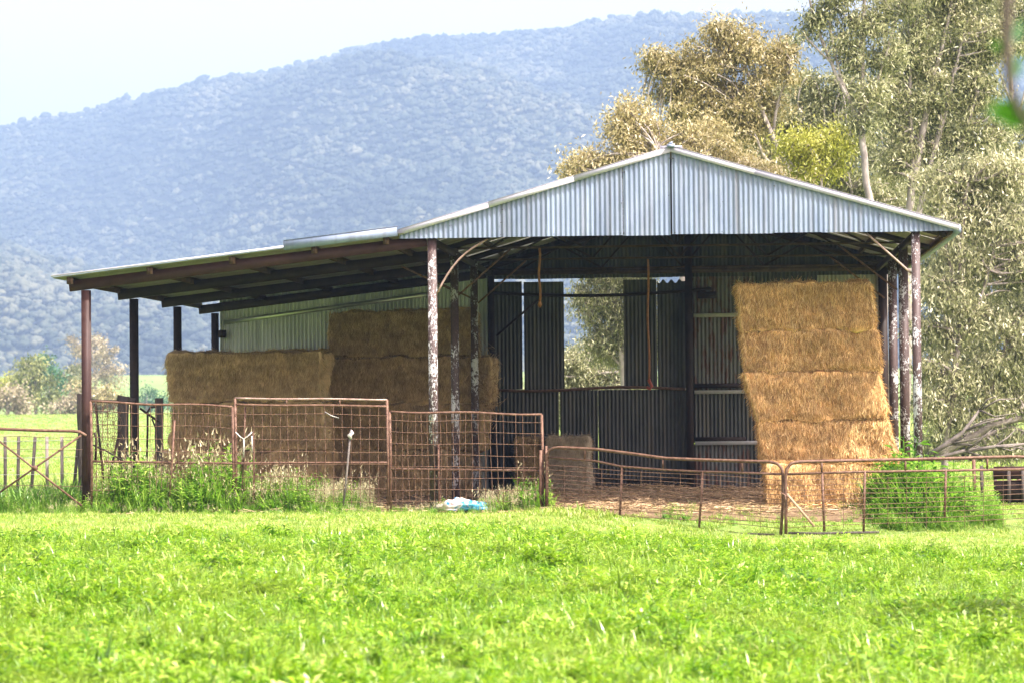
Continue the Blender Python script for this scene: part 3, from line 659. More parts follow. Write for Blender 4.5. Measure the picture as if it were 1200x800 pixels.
# ------------------------------------------------------------------ hay bales
def bale(label, u0, u1, v0, v1, z0, z1, m, seed, ns=5200, skew=(0.0, 0.0), group='stacked hay bales'):
    cx, cy = (u0 + u1) / 2, (v0 + v1) / 2; L, D, H = u1 - u0 - .11, v1 - v0, z1 - z0 + .012
    ns = int(ns * 2.4); rs = np.random.RandomState(seed); V = []; Q = []; st = .045; nn = 0; rr = .055
    def face(o, a, b, na, nb):
        nonlocal nn
        A, Bb = np.meshgrid(np.linspace(0, 1, na + 1), np.linspace(0, 1, nb + 1)); P = o + A.ravel()[:, None] * a + Bb.ravel()[:, None] * b
        V.append(P); i = np.arange(na * nb); r = i // na; c = i % na; k = r * (na + 1) + c + nn
        Q.append(np.stack([k, k + 1, k + na + 2, k + na + 1], 1)); nn += len(P)
    nx, ny, nz = [max(2, int(q / st)) for q in (L, D, H)]
    ex, ey, ez = np.array([L, 0, 0]), np.array([0, D, 0]), np.array([0, 0, H]); o = np.array([-L / 2, -D / 2, 0])
    face(o, ex, ez, nx, nz); face(o + ey, ez, ex, nz, nx); face(o, ez, ey, nz, ny); face(o + ex, ey, ez, ny, nz); face(o + ez, ex, ey, nx, ny); face(o, ey, ex, ny, nx)
    P = np.concatenate(V)
    half = np.array([L / 2, D / 2, H / 2]); cen = np.array([0, 0, H / 2]); q = P - cen
    inner = np.clip(q, -(half - rr), half - rr); d = q - inner; dl = np.linalg.norm(d, axis=1)[:, None]
    q = inner + np.where(dl > 1e-6, d / np.maximum(dl, 1e-6) * rr, 0)
    nrm = np.where(dl > 1e-6, d / np.maximum(dl, 1e-6), 0)
    def disp(Pq): return (.055 * vnoise(Pq * 2.6 + seed * 7.7, seed) + .040 * vnoise(Pq * 8 + seed * 3, seed + 1) + .020 * vnoise(Pq * 27, seed + 2))[:, None]
    q = q + nrm * (disp(q) - .01)
    bow = 1 + .02 * np.sin((q[:, 2] + H / 2) / H * math.pi); q[:, 0] *= bow
    body = q + cen; sk_ = lambda P: (skew[0] + (skew[1] - skew[0]) * (P[:, 0] / L + .5)) * P[:, 2] / H
    body[:, 0] += sk_(body)
    # strands on front, sides, top
    f = rs.rand(ns); k = np.where(f < .62, 0, np.where(f < .74, 1, np.where(f < .86, 2, 3)))
    X = rs.uniform(-1, 1, ns) * half[0]; Yv = rs.uniform(-1, 1, ns) * half[1]; Z = rs.uniform(-1, 1, ns) * half[2]
    Pn = np.stack([np.where(k == 1, -half[0], np.where(k == 2, half[0], X)), np.where(k == 0, -half[1], Yv), np.where(k == 3, half[2], Z)], 1)
    nm = np.stack([(k == 2) * 1.0 - (k == 1) * 1.0, (k == 0) * -1.0, (k == 3) * 1.0], 1)
    Pn = Pn + nm * (disp(Pn) + .0) + cen
    dn = rs.randn(ns, 3) * np.array([.35, .25, .3]) + np.where((k == 3)[:, None], rs.randn(ns, 3) * [1, 1, .2], np.array([0, 0, -1.0])) + nm * (rs.uniform(0, .7, ns) * np.where(k == 3, .15, 1))[:, None]
    dn /= np.linalg.norm(dn, axis=1)[:, None]; l = (rs.uniform(.04, .13, ns) * np.clip((Pn[:, 2] + .02) / .22, .3, 1))[:, None]
    sd = np.cross(dn, nm + rs.randn(ns, 3) * .4); sd /= np.linalg.norm(sd, axis=1)[:, None]; sd *= rs.uniform(.0016, .0042, ns)[:, None]
    Pn[:, 0] += sk_(Pn)
    Sv = np.stack([Pn - sd, Pn + sd, Pn + dn * l + sd * .4, Pn + dn * l - sd * .4], 1).reshape(-1, 3); Sq = (np.arange(ns) * 4)[:, None] + np.arange(4)[None] + len(body)
    loc = B(cx, cy, z0)
    o = link('hay_bale', np_mesh('hay_bale', np.concatenate([body, Sv]), [np.concatenate(Q), Sq], False), M[m])
    o.location = loc; o.rotation_euler = (0, 0, -TH + rs.uniform(-.012, .012)); tag(o, label, 'hay bale', group)
    return o
ords = ['lowest', 'second from the bottom', 'middle', 'second from the top', 'topmost']
gold = [(893, 893, 1054, 1050, .90), (890, 884, 1056, 1046, 1.10), (885, 867, 1044, 1034, 1.11), (869, 865, 1040, 1031, 1.15), (867, 861, 1032, 1026, 1.14)]
zs = [0.0, .69, 1.36, 2.14, 2.78, 3.54]
for i, (a, a2, b, b2, v) in enumerate(gold):
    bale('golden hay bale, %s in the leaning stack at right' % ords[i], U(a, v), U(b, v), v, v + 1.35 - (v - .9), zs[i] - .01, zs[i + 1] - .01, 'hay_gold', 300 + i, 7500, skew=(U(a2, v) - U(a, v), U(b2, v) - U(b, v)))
vm = 7.05; zm = [-.02, .84, 1.70, 2.55, 3.40]
for i, (a, b) in enumerate([(385, 556), (383, 568), (381, 578), (382, 557)]):
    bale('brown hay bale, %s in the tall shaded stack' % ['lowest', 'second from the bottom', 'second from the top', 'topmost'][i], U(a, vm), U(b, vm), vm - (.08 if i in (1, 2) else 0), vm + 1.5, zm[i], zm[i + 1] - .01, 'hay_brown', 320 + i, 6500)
vl = 5.35; zl = [-.02, .88, 1.74, 2.63]
for i, (a, b) in enumerate([(176, 381), (195, 379), (193, 377)]):
    bale('brown hay bale, %s in the low skillion stack' % ['lowest and longest', 'middle', 'topmost'][i], U(a, vl), U(b, vl), vl - (.12 if i == 0 else 0), vl + 1.4, zl[i], zl[i + 1] - .01, 'hay_lit', 330 + i, 6500)
for i in range(3):
    bale('dark hay bale, %s, glimpsed between the two brown stacks' % ['lowest', 'middle', 'topmost'][i], U(300, 8.2), U(392, 8.2), 8.75, 9.7, i * .92 - .02, (i + 1) * .92 - .03, 'hay_brown', 340 + i, 1500)
bale('pale squat hay bale against the rear wall beside the sagging gate', U(637, 9.2), U(693, 9.2), 8.9, 9.8, -.02, 1.04, 'hay_pale', 350, 3000, group=None)
bale('reddish brown squat hay bale behind the right end of the low mesh panel', U(600, 9.2), U(634, 9.2), 8.95, 9.8, -.02, 1.02, 'hay_brown', 351, 2500, group=None)
# ragged bulge of loose hay on the right of the middle stack
def bulge(n, rs):
    W = np.array([B(U(566, vm), vm + .15, 2.0)]) + rs.randn(n, 3) * np.array([.10, .18, .25]); return W
V, Q = strands(1500, bulge, .22, .009, .8); tag(link('loose_straw', np_mesh('loose_straw', V, Q), M['hay_brown']), 'ragged tuft of hay spilling from the side of the shaded stack', 'straw', kind='stuff')
def spill(n, rs):
    u = rs.uniform(5.4, 6.7, n); v = .55 + rs.randn(n) * .18; W = O + u[:, None] * E1 + v[:, None] * E2; W[:, 2] = .03 + .05 * rs.rand(n) * np.exp(-(u - 6) ** 2 * 3); return W
V, Q = strands(2500, spill, .15, .010); tag(link('loose_straw', np_mesh('loose_straw', V, Q), M['hay_gold']), 'pale spilled hay at the foot of the golden stack', 'straw', kind='stuff')
def ledge(n, rs):
    u = rs.uniform(U(900, 1), U(1050, 1), n); v = rs.uniform(.88, 1.15, n); W = O + u[:, None] * E1 + v[:, None] * E2; W[:, 2] = .69 + .05 * rs.rand(n); return W
V, Q = strands(1500, ledge, .14, .008); tag(link('loose_straw', np_mesh('loose_straw', V, Q), M['hay_gold']), 'loose hay lying on the sunlit ledge of the lowest golden bale', 'straw', kind='stuff')

# ------------------------------------------------------------------ hanging rods
def hang(label, px, y0, y1, v, hook, mt):
    u = U(px, v); z0, z1 = ZB(px, y0, v), ZB(px, y1, v); p = B(u, v, 0)
    t = thing('hanging_rod', label, 'rod', (p[0], p[1], z1), -TH, 'rusty rods hanging from the roof truss')
    k = np.linspace(0, 1, 10); MB().tube(np.stack([.012 * np.sin(k * 9), 0 * k, (z0 - z1) * k], 1), .02).build('rod', M['orange'], t, True)
    mb = MB()
    if hook: mb.tube([(0, 0, .06), (.02, 0, 0), (.05, 0, -.06), (.02, 0, -.11), (-.04, 0, -.08)], .03)
    else: mb.tube([(0, 0, .02), (0, 0, -.04), (.0, 0, -.08)], [.022, .035, .015])
    mb.build('hook', M[mt], t, True)
hang('short rusty rod hanging in front of the left rear wall sheet', 633, 291, 355, 3.2, False, 'orange')
hang('long rusty rod with a red hook hanging right of the window opening', 760, 304, 448, 6.6, True, 'red')

# ------------------------------------------------------------------ fence panels
FV = -.16
def gzb(u, v): p = B(u, v, 0); return float(gz(p[0], p[1]))
def panel(label, pxa, pxb, ya, yb, ymid, yminb, nvert, hz, topdouble=None, seed=0, zlow=.12, v=FV):
    rs = random.Random(seed)
    ua, ub = U(pxa, v), U(pxb, v); za, zb2 = ZB(pxa, ya, v), ZB(pxb, yb, v); w = ub - ua
    t = thing('mesh_panel', label, 'fence panel', tuple(B(ua, v, 0)), -TH, 'rusty mesh panels across the shed front')
    zt_ = lambda x: za + (zb2 - za) * x / w + .012 * math.sin(x * 4 + seed) * (1 if seed % 2 else .4)
    zm_ = lambda x: ZB(pxa, ymid, v) + (ZB(pxb, yminb, v) - ZB(pxa, ymid, v)) * x / w
    xs_ = np.linspace(0, w, 14)
    mb = MB(); mb.tube([(x, 0, zt_(x)) for x in xs_], .021)
    mb.build('top_rail', M['rust'], t, True)
    if topdouble:
        mb = MB(); mb.tube([(x, 0, zt_(x) + topdouble) for x in xs_], .018)
        mb.build('upper_rail', M['palepipe'], t)
        for x in (w * .34, w * .69): MB().bar((x, 0, zt_(x)), (x, 0, zt_(x) + topdouble), .025, .025).build('spacer', M['rust'], t)
    mb = MB(); mb.tube([(x, 0, zm_(x)) for x in xs_], .02); mb.build('mid_rail', M['rust'], t, True)
    for x in (0, w): MB().tube([(x, .0, -.06), (x + .01, 0, .8), (x, 0, zt_(x) + (topdouble or 0))], .022, 8).build('upright', M['rust'], t, True)
    mb = MB()
    for i in range(1, nvert):
        x = w * i / nvert + rs.uniform(-.008, .008); ph = rs.uniform(0, 6); am = rs.uniform(.002, .014)
        if rs.random() < .05: continue
        mb.tube([(x + am * math.sin(ph + 5 * k), -.022, zlow + (zt_(x) - zlow) * k) for k in np.linspace(0, 1, 7)], .0045, 4, False)
    for j in range(hz):
        zf_ = (j + .3) / hz; ph = rs.uniform(0, 6)
        mb.tube([(x, -.030, zlow + (zt_(x) - zlow) * zf_ + .008 * math.sin(ph + x * 3)) for x in np.linspace(0, w, 10)], .0045, 4, False)
    mb.build('wire_mesh', M['rustwire'], t)
    return t, zt_
panel('rusty mesh panel with fine squares between the red left post and the double railed panel', 106, 272, 470.5, 476, 540, 542.5, 24, 8, None, 1)
panel('taller rusty mesh panel with a double top rail in front of the brown hay', 275, 453, 474, 475.5, 542, 541.5, 17, 8, .10, 2)
panel('rusty mesh panel with square openings in front of the white flaked post', 456, 634, 482, 485, 549, 551, 24, 8, None, 3)
def stake(name, label, cat, p0, p1, v, r=.018, mt='rust', z0=None, head=None, group='thin steel stakes propping the fence'):
    ua, ub = U(p0[0], v), U(p1[0], v); za, zb2 = ZB(*p0, v), ZB(*p1, v); o = B(ub, v, zb2 - .15)
    t = thing(name, label, cat, tuple(o), -TH, group)
    MB().tube([(0, 0, 0), ((ua - ub) * .5 + .004, 0, (za - zb2 + .15) * .5), (ua - ub, 0, za - zb2 + .15)], r, 7).build('shaft', M[mt], t, True)
    if head:
        x, z = ua - ub, za - zb2 + .15
        MB().tube([(x + .01, -.01, z - .12), (x - .015, -.02, z - .06), (x + .03, -.01, z - .02), (x + .01, -.01, z + .02)], [.02, .038, .03, .012], 8).build('tied_rag', M['rope'], t, True)
    return t
stake('fence_stake', 'leaning rusty stake halfway along the left mesh panel', 'stake', (204, 492), (196, 590), -.25)
stake('fence_stake', 'thin rusty stake just right of the shared upright of the two left panels', 'stake', (287, 476), (281, 590), -.10, .014)
stake('fence_stake', 'short dark stake under the white twine', 'stake', (296, 505), (297, 588), -.08, .016)
stake('fence_stake', 'leaning grey stake with a pale rag tied to its top', 'stake', (410, 505), (400, 590), -.24, .017, 'deadwood', None, True)
stake('hinge_post', 'thick rusty post closing the right end of the mesh panels', 'post', (632.5, 527), (631, 592), -.20, .026, group=None)
stake('hinge_post', 'slim rusty post the sagging gate hangs from', 'post', (639, 522), (638, 594), -.20, .020, group=None)
# white twine tied to the panel
p = B(U(285, -.2), -.2, ZB(285, 514, -.2)); t = thing('twine', 'white twine tied in a Y on the taller mesh panel', 'twine', tuple(p), -TH)
MB().tube([(-.13, 0, .11), (-.05, -.01, .03), (0, 0, 0), (.06, -.01, .04), (.13, 0, .11)], .010, 6).tube([(0, 0, 0), (.0, -.01, -.12), (-.005, 0, -.28)], .011, 6).tube([(.125, 0, .05), (.13, 0, -.20)], .011, 6).build('cord', M['rope'], t, True)
p = B(U(380, -.2), -.2, ZB(380, 485, -.2)); t = thing('wire_offcut', 'bent pale wire end caught near the top of the taller panel', 'wire', tuple(p), -TH)
MB().tube([(0, 0, .04), (.1, -.02, -.02), (.22, 0, -.06)], .008, 5).build('strand', M['wire'], t, True)

# ------------------------------------------------------------------ gates
def pt(px, py, Y): return at(px, py, Y)
def gate(name, label, A, C, path_top, second, uprights, wires, spacers, bottom=None, left_bend=True, right_bend=True, group='curved pipe gates', mesh_x=11, extra=None):
    """A, C: world xy of the two ends. Paths are in pixels, mapped onto the gate's plane."""
    A = np.array(A, float); C = np.array(C, float); dirv = (C - A) / np.linalg.norm(C - A); ang = math.atan2(dirv[1], dirv[0])
    base = np.array([A[0], A[1], 0.0])
    def W(px, py):
        s_ = (px - 600); d = F * fw + s_ * cr + (400 - py) * cu
        # intersect with the vertical plane through A along dirv
        nrm = np.array([-dirv[1], dirv[0], 0]); k = np.dot(base - CAM, nrm) / np.dot(d, nrm); P = CAM + d * k
        q = P - base; return np.array([q[0] * dirv[0] + q[1] * dirv[1], 0, q[2]])
    t = thing(name, label, 'gate', tuple(base), ang, group)
    MB().tube([W(*p) for p in path_top], .024, 8).build('frame', M['palepipe'] if False else M['rust'], t, True)
    if second: MB().tube([W(*p) for p in second], .018, 8).build('second_rail', M['rust'], t, True)
    for (a, b) in uprights: MB().tube([W(*a), W(*b)], .019, 8).build('upright', M['rust'], t, True)
    for (a, b) in spacers: MB().tube([W(*a), W(*b)], .017, 6).build('spacer', M['rust'], t, True)
    if bottom: MB().tube([W(*p) for p in bottom], .018, 7).build('bottom_rail', M['timber'], t, True)
    mb = MB(); rs = random.Random(len(path_top))
    for (p, q) in wires:
        a, b = W(*p), W(*q); ph = rs.uniform(0, 6); am = rs.uniform(.003, .014)
        mb.tube([a + (b - a) * k + np.array([0, -.015, am * math.sin(ph + k * 9)]) for k in np.linspace(0, 1, 12)], .0042, 4, False)
    if extra:
        for (p, q) in extra: mb.tube([W(*p) + (0, -.022, 0), W(*q) + (0, -.022, 0)], .0035, 4, False)
    if wires: mb.build('wire_mesh', M['rustwire'], t)
    return t, W
# sagging gate in the middle
GA = at(640, 500, 39.6)[:2]; GC = at(919, 500, 37.5)[:2]
topm = [(641, 592), (641, 570), (641, 545), (641, 533), (644, 527), (649, 524.5), (656, 523.8), (700, 526), (740, 531), (780, 536.5), (830, 538.5), (880, 540), (902, 540.6), (911, 542.5), (916, 548), (917.5, 556), (917.5, 590), (915, 626)]
wr = []
for k in range(11):
    f = k / 10; wr.append(((642, 545 + f * 50), (917, 562 + f * 56)))
ex = [((x, 545 + (x - 642) * .06), (x, 600 + (x - 642) * .07)) for x in (662, 684, 706, 752, 775, 798, 845, 868, 892)]
gate('pipe_gate', 'sagging rusty pipe gate with a bent top rail right of the mesh panels', GA, GC, topm,
     [(642, 535), (700, 540), (728, 546), (780, 550), (822, 552), (860, 553), (916, 555)],
     [((729, 547), (726, 617)), ((824, 551), (819, 621))], wr, [((686, 525), (685, 539)), ((777, 537), (777, 549)), ((870, 540), (870, 553))],
     [(690, 613), (728, 617), (780, 620), (830, 623), (870, 625), (908, 626)], extra=ex)
# level gate on the right
GA = at(921, 500, 37.45)[:2]; GC = at(1215, 500, 38.0)[:2]
topm = [(921, 625), (921, 600), (920.5, 560), (922, 549), (927, 542.5), (936, 540.5), (1000, 539), (1100, 537), (1150, 535.5), (1190, 534.5), (1200, 535), (1208, 538), (1213, 546), (1214, 560), (1214, 612)]
wr = [((922, 562 + k * 6.1), (1213, 556 + k * 5.6)) for k in range(10)]
ex = [((x, 556), (x, 618)) for x in (942, 988, 1040, 1062, 1085, 1130, 1152, 1175)]
gate('pipe_gate', 'straight rusty pipe gate in front of the high green weeds on the right', GA, GC, topm,
     [(921, 555), (1000, 552.5), (1100, 551), (1213, 549)], [((1013.5, 551), (1012, 622)), ((1108.5, 550), (1107, 605)), ((963.5, 554), (966, 622))],
     wr, [((963, 540), (963, 554)), ((1061, 538), (1061, 551)), ((1157, 535.5), (1157, 550))], [(924, 624), (960, 624.5), (1000, 623.5), (1030, 623)], extra=ex)
t = thing('prop_stick', 'pale timber stick leaning inside the left corner of the straight gate', 'stick', tuple(at(954, 616, 37.35)), 0)
a = at(922, 578, 37.4) - at(954, 616, 37.35); MB().bar((0, 0, 0), tuple(a), .035, .035).build('stick', M['paletimber'], t)
# chain joining the two gates
t = thing('gate_chain', 'short rusty chain looped round the meeting ends of the two pipe gates', 'chain', tuple(at(919.5, 580, 37.4)), 0)
MB().tube([(-.05, -.03, .04), (0, -.05, .0), (.05, -.03, -.02), (.03, .03, 0), (-.04, .03, .03), (-.05, -.03, .04)], .011, 6).tube([(0, -.05, 0), (.01, -.055, -.05), (-.01, -.05, -.1)], .012, 6).build('links', M['rust'], t, True)
# cross braced gate at far left
p0 = B(U(-14, -.3), -.3, 0)[:2]; p1 = B(U(98, -.3), -.3, 0)[:2]
gate('braced_gate', 'low rusty gate with crossed braces left of the red steel post', p0, p1,
     [(-14, 592), (-14, 520), (-13, 508), (-5, 502.5), (0, 502), (50, 504), (84, 504.5), (93, 505.5), (98, 508), (101, 510)], None, [],
     [((-14, 526), (97, 526)), ((-14, 568), (97, 569)), ((-14, 511), (95, 512))], [], None, group=None)
t = [o for o in COL.objects if o.name.startswith('braced_gate')][0]
A = np.array(p0); dirv = (np.array(p1) - A) / np.linalg.norm(np.array(p1) - A)
def Wb(px, py):
    nrm = np.array([-dirv[1], dirv[0], 0]); d = F * fw + (px - 600) * cr + (400 - py) * cu; base = np.array([A[0], A[1], 0]); k = np.dot(base - CAM, nrm) / np.dot(d, nrm); q = CAM + d * k - base
    return np.array([q[0] * dirv[0] + q[1] * dirv[1], 0, q[2]])
for a, b in (((-13, 507), (96, 592)), ((-13, 585), (96, 509))):
    MB().tube([Wb(*a), Wb(*b)], .016, 8).build('cross_brace', M['rust'], t, True)
c = Wb(41, 548); MB().tube([c + (0, -.02, 0), c + (0, .02, 0)], .045, 8).build('brace_plate', M['rust'], t)

# ------------------------------------------------------------------ old fencing on the left
def wpost(label, pxs, y0, y1, Y, w, group='weathered timber posts', lean=0, notch=False):
    b = at(pxs, y1, Y); tp = at(pxs, y0, Y); b[2] = gz(b[0], b[1]) - .1; h = tp[2] - b[2]
    t = thing('timber_post', label, 'post', tuple(b), 0, group)
    rs = random.Random(int(pxs)); pts_ = [(lean * k + .01 * rs.uniform(-1, 1), 0, h * k) for k in np.linspace(0, 1, 7)]
    MB().tube(pts_, [w / 2 * rs.uniform(.92, 1.08) for _ in range(7)], 7).build('shaft', M['timber'], t)
    if notch: MB().bar((-w * .5, 0, h - .02), (w * .95, 0, h - .08), .12, .09).build('split_top', M['timber'], t)
    return t
wpost('weathered round post standing close behind the red steel post', 95.5, 461, 560, 41.2, .13)
wpost('thick split topped timber post right of the red steel post', 145, 464, 545, 42.5, .19, notch=True)
wpost('dark timber post against the left end of the low hay stack', 187, 466, 520, 43.2, .15)
p = at(105, 468, 41.9); t = thing('netting_fence', 'sagging wire netting strung between the old timber posts', 'netting', (p[0], p[1], 0), 0)
w = at(142, 468, 41.9)[0] - p[0]; z1 = p[2]
mb = MB(); mb.tube([(0, 0, z1), (w * .5, 0, z1 - .02), (w, 0, z1 - .03)], .018, 6); mb.build('top_rail', M['timber'], t, True)
mb = MB()
for k in range(0, 20):
    x = w * k / 19
    mb.tube([(x + .03 * math.sin(j * 3 + k), .01 * math.sin(j), .1 + (z1 - .12) * j / 14) for j in range(15)], .005, 3, False)
for k in range(26):
    z = .1 + (z1 - .12) * k / 26; mb.tube([(w * j / 8, 0, z + .015 * math.sin(j * 2.5 + k)) for j in range(9)], .004, 3, False)
mb.build('netting', M['rustwire'], t)
for a, b, lab in (((112, 472), (122, 560), 'leaning dark picket inside the netting'), ((140, 505), (126, 560), 'dark picket slanting toward the thick timber post')):
    q = at(*b, 41.6); s_ = at(*a, 41.6); t = thing('steel_picket', lab, 'picket', tuple(q), 0, 'dark steel pickets by the old posts')
    MB().bar((0, 0, -.1), tuple(s_ - q), .035, .03).build('shaft', M['beamdark'], t)
q = at(172, 545, 42.6); t = thing('tube_hurdle', 'bent steel tube frame leaning between the dark posts', 'frame', tuple(q), 0)
def rel(px, py, Y=42.6): return tuple(at(px, py, Y) - q)
MB().tube([rel(172, 545), rel(173, 500), rel(173, 482), rel(176, 477), rel(184, 476)], .018, 7).tube([rel(164, 478), rel(178, 488), rel(188, 495)], .02, 7).tube([rel(178, 490), rel(184, 505)], .014, 6).build('tube', M['beamdark'], t, True)
q = at(112, 540, 41.0); t = thing('tube_hurdle', 'curved dark pipe standing just right of the red steel post', 'frame', tuple(q), 0)
MB().tube([rel(104, 556, 41.0), rel(108, 530, 41.0)], .02, 6).tube([rel(112, 540, 41.), rel(113, 515, 41.), rel(111, 507, 41.), rel(107, 509, 41.)], .02, 6).tube([rel(107, 520, 41.), rel(125, 528, 41.), rel(150, 543, 41.)], .014, 6).build('tube', M['beamdark'], t, True)

# distant dropper fence
dn = [6, 21, 38, 55, 72.5, 88]
names = ['leftmost dark dropper of the low paddock fence', 'rust brown dropper second from the left in the paddock fence', 'leaning dropper third from the left in the paddock fence', 'grey dropper fourth from the left in the paddock fence', 'fifth dropper from the left in the paddock fence', 'rusty leaning dropper nearest the red steel post']
for i, px in enumerate(dn):
    Y = 46.5; tp = at(px, 511 if i < 5 else 513, Y); b = tp.copy(); b[2] = gz(b[0], b[1]) - .2; lean = [0, .03, .10, 0, .0, .12][i]
    t = thing('fence_dropper', names[i], 'fence post', tuple(b - (lean * .5, 0, 0)), 0, 'droppers of the paddock fence')
    MB().bar((0, 0, 0), (lean, 0, tp[2] - b[2]), .055, .03, (0, 1, 0)).build('shaft', M['barkgrey' if i in (3, 4) else 'timber'], t)
a = at(-60, 511, 46.5); b = at(96, 513, 46.5); t = thing('fence_wires', 'three plain wires strung along the low paddock fence', 'fence wire', (a[0], 46.5, 0), 0)
for z in (1.1, .8, .5):
    MB().tube([(0, -.03, z), ((b[0] - a[0]) / 2, -.03, z - .015), (b[0] - a[0], -.03, z)], .004, 4, False).build('wire', M['wire'], t)

# old yard corner on the right
for i, (px, y0, px2, lab) in enumerate(((1141, 538, 1143, 'rusty broken post top left in the yard corner'), (1150, 545, 1152, 'dark leaning picket second in the yard corner'), (1165, 548, 1170, 'leaning dark picket beside the rusty plate'), (1183, 550, 1184, 'dark picket above the rusty plate'), (1194, 547, 1193, 'reddish picket at the right edge of the rusty plate'))):
    Y = 41.0; tp = at(px, y0, Y); b = at(px2, 600, Y); b[2] = gz(b[0], b[1]) - .1
    t = thing('yard_picket', lab, 'picket', tuple(b), 0, 'old pickets in the right yard corner')
    MB().bar((0, 0, 0), tuple(tp - b), .05, .04, (0, 1, 0)).build('shaft', M['rust' if i in (0, 4) else 'timber'], t)
b = at(1190, 600, 40.6); t = thing('rusty_hurdle', 'dark rusty plate hurdle standing at the far right behind the weeds', 'hurdle', (b[0], b[1], float(gz(b[0], b[1]))), 0)
MB().box((-.33, 0, .42), (.9, .03, .62)).build('top_board', M['beam'], t); MB().box((-.33, .02, .05), (.9, .04, .40)).build('plate', M['beamdark'], t)
for x in (-.1, .12): MB().bar((x, -.03, -.1), (x, -.03, .6), .05, .03, (0, 1, 0)).build('leg', M['timber'], t)

# crumpled sack
def m_sack():
    m, nt, b = mat('printed_plastic_sack'); f = noise(nt, mapped(nt), 3.4, 2); g = noise(nt, mapped(nt), 9, 3)
    c = ramp(nt, f, [(.44, (.50, .42, .38)), (.50, (.62, .60, .58)), (.53, (.03, .22, .42)), (.62, (.06, .32, .52))])
    c = mixc(nt, math_(nt, 'MULTIPLY', math_(nt, 'GREATER_THAN', g, .62), .6), c, (.60, .34, .27))
    nt.links.new(c, b.inputs['Base Color']); b.inputs['Roughness'].default_value = .35; bump(nt, b, g, .5, .02); return m
V = IV2 = None
SV, ST = ico(4)
Pn = SV * np.array([.36, .2, .12]); Pn = Pn + SV * (np.abs(vnoise(SV * 3.2, 3)) * .11 - np.abs(vnoise(SV * 6.5, 5)) * .07 + .02 * vnoise(SV * 15, 6))[:, None]; Pn[:, 2] = np.maximum(Pn[:, 2], -.03) + .04
p = B(U(540, -.1), -.1, 0); p[2] = gz(p[0], p[1]) + .04
s = link('feed_sack', np_mesh('feed_sack', Pn, ST, False), m_sack()); s.location = p; tag(s, 'crumpled blue and white plastic feed sack in the grass by the flaked post', 'sack')

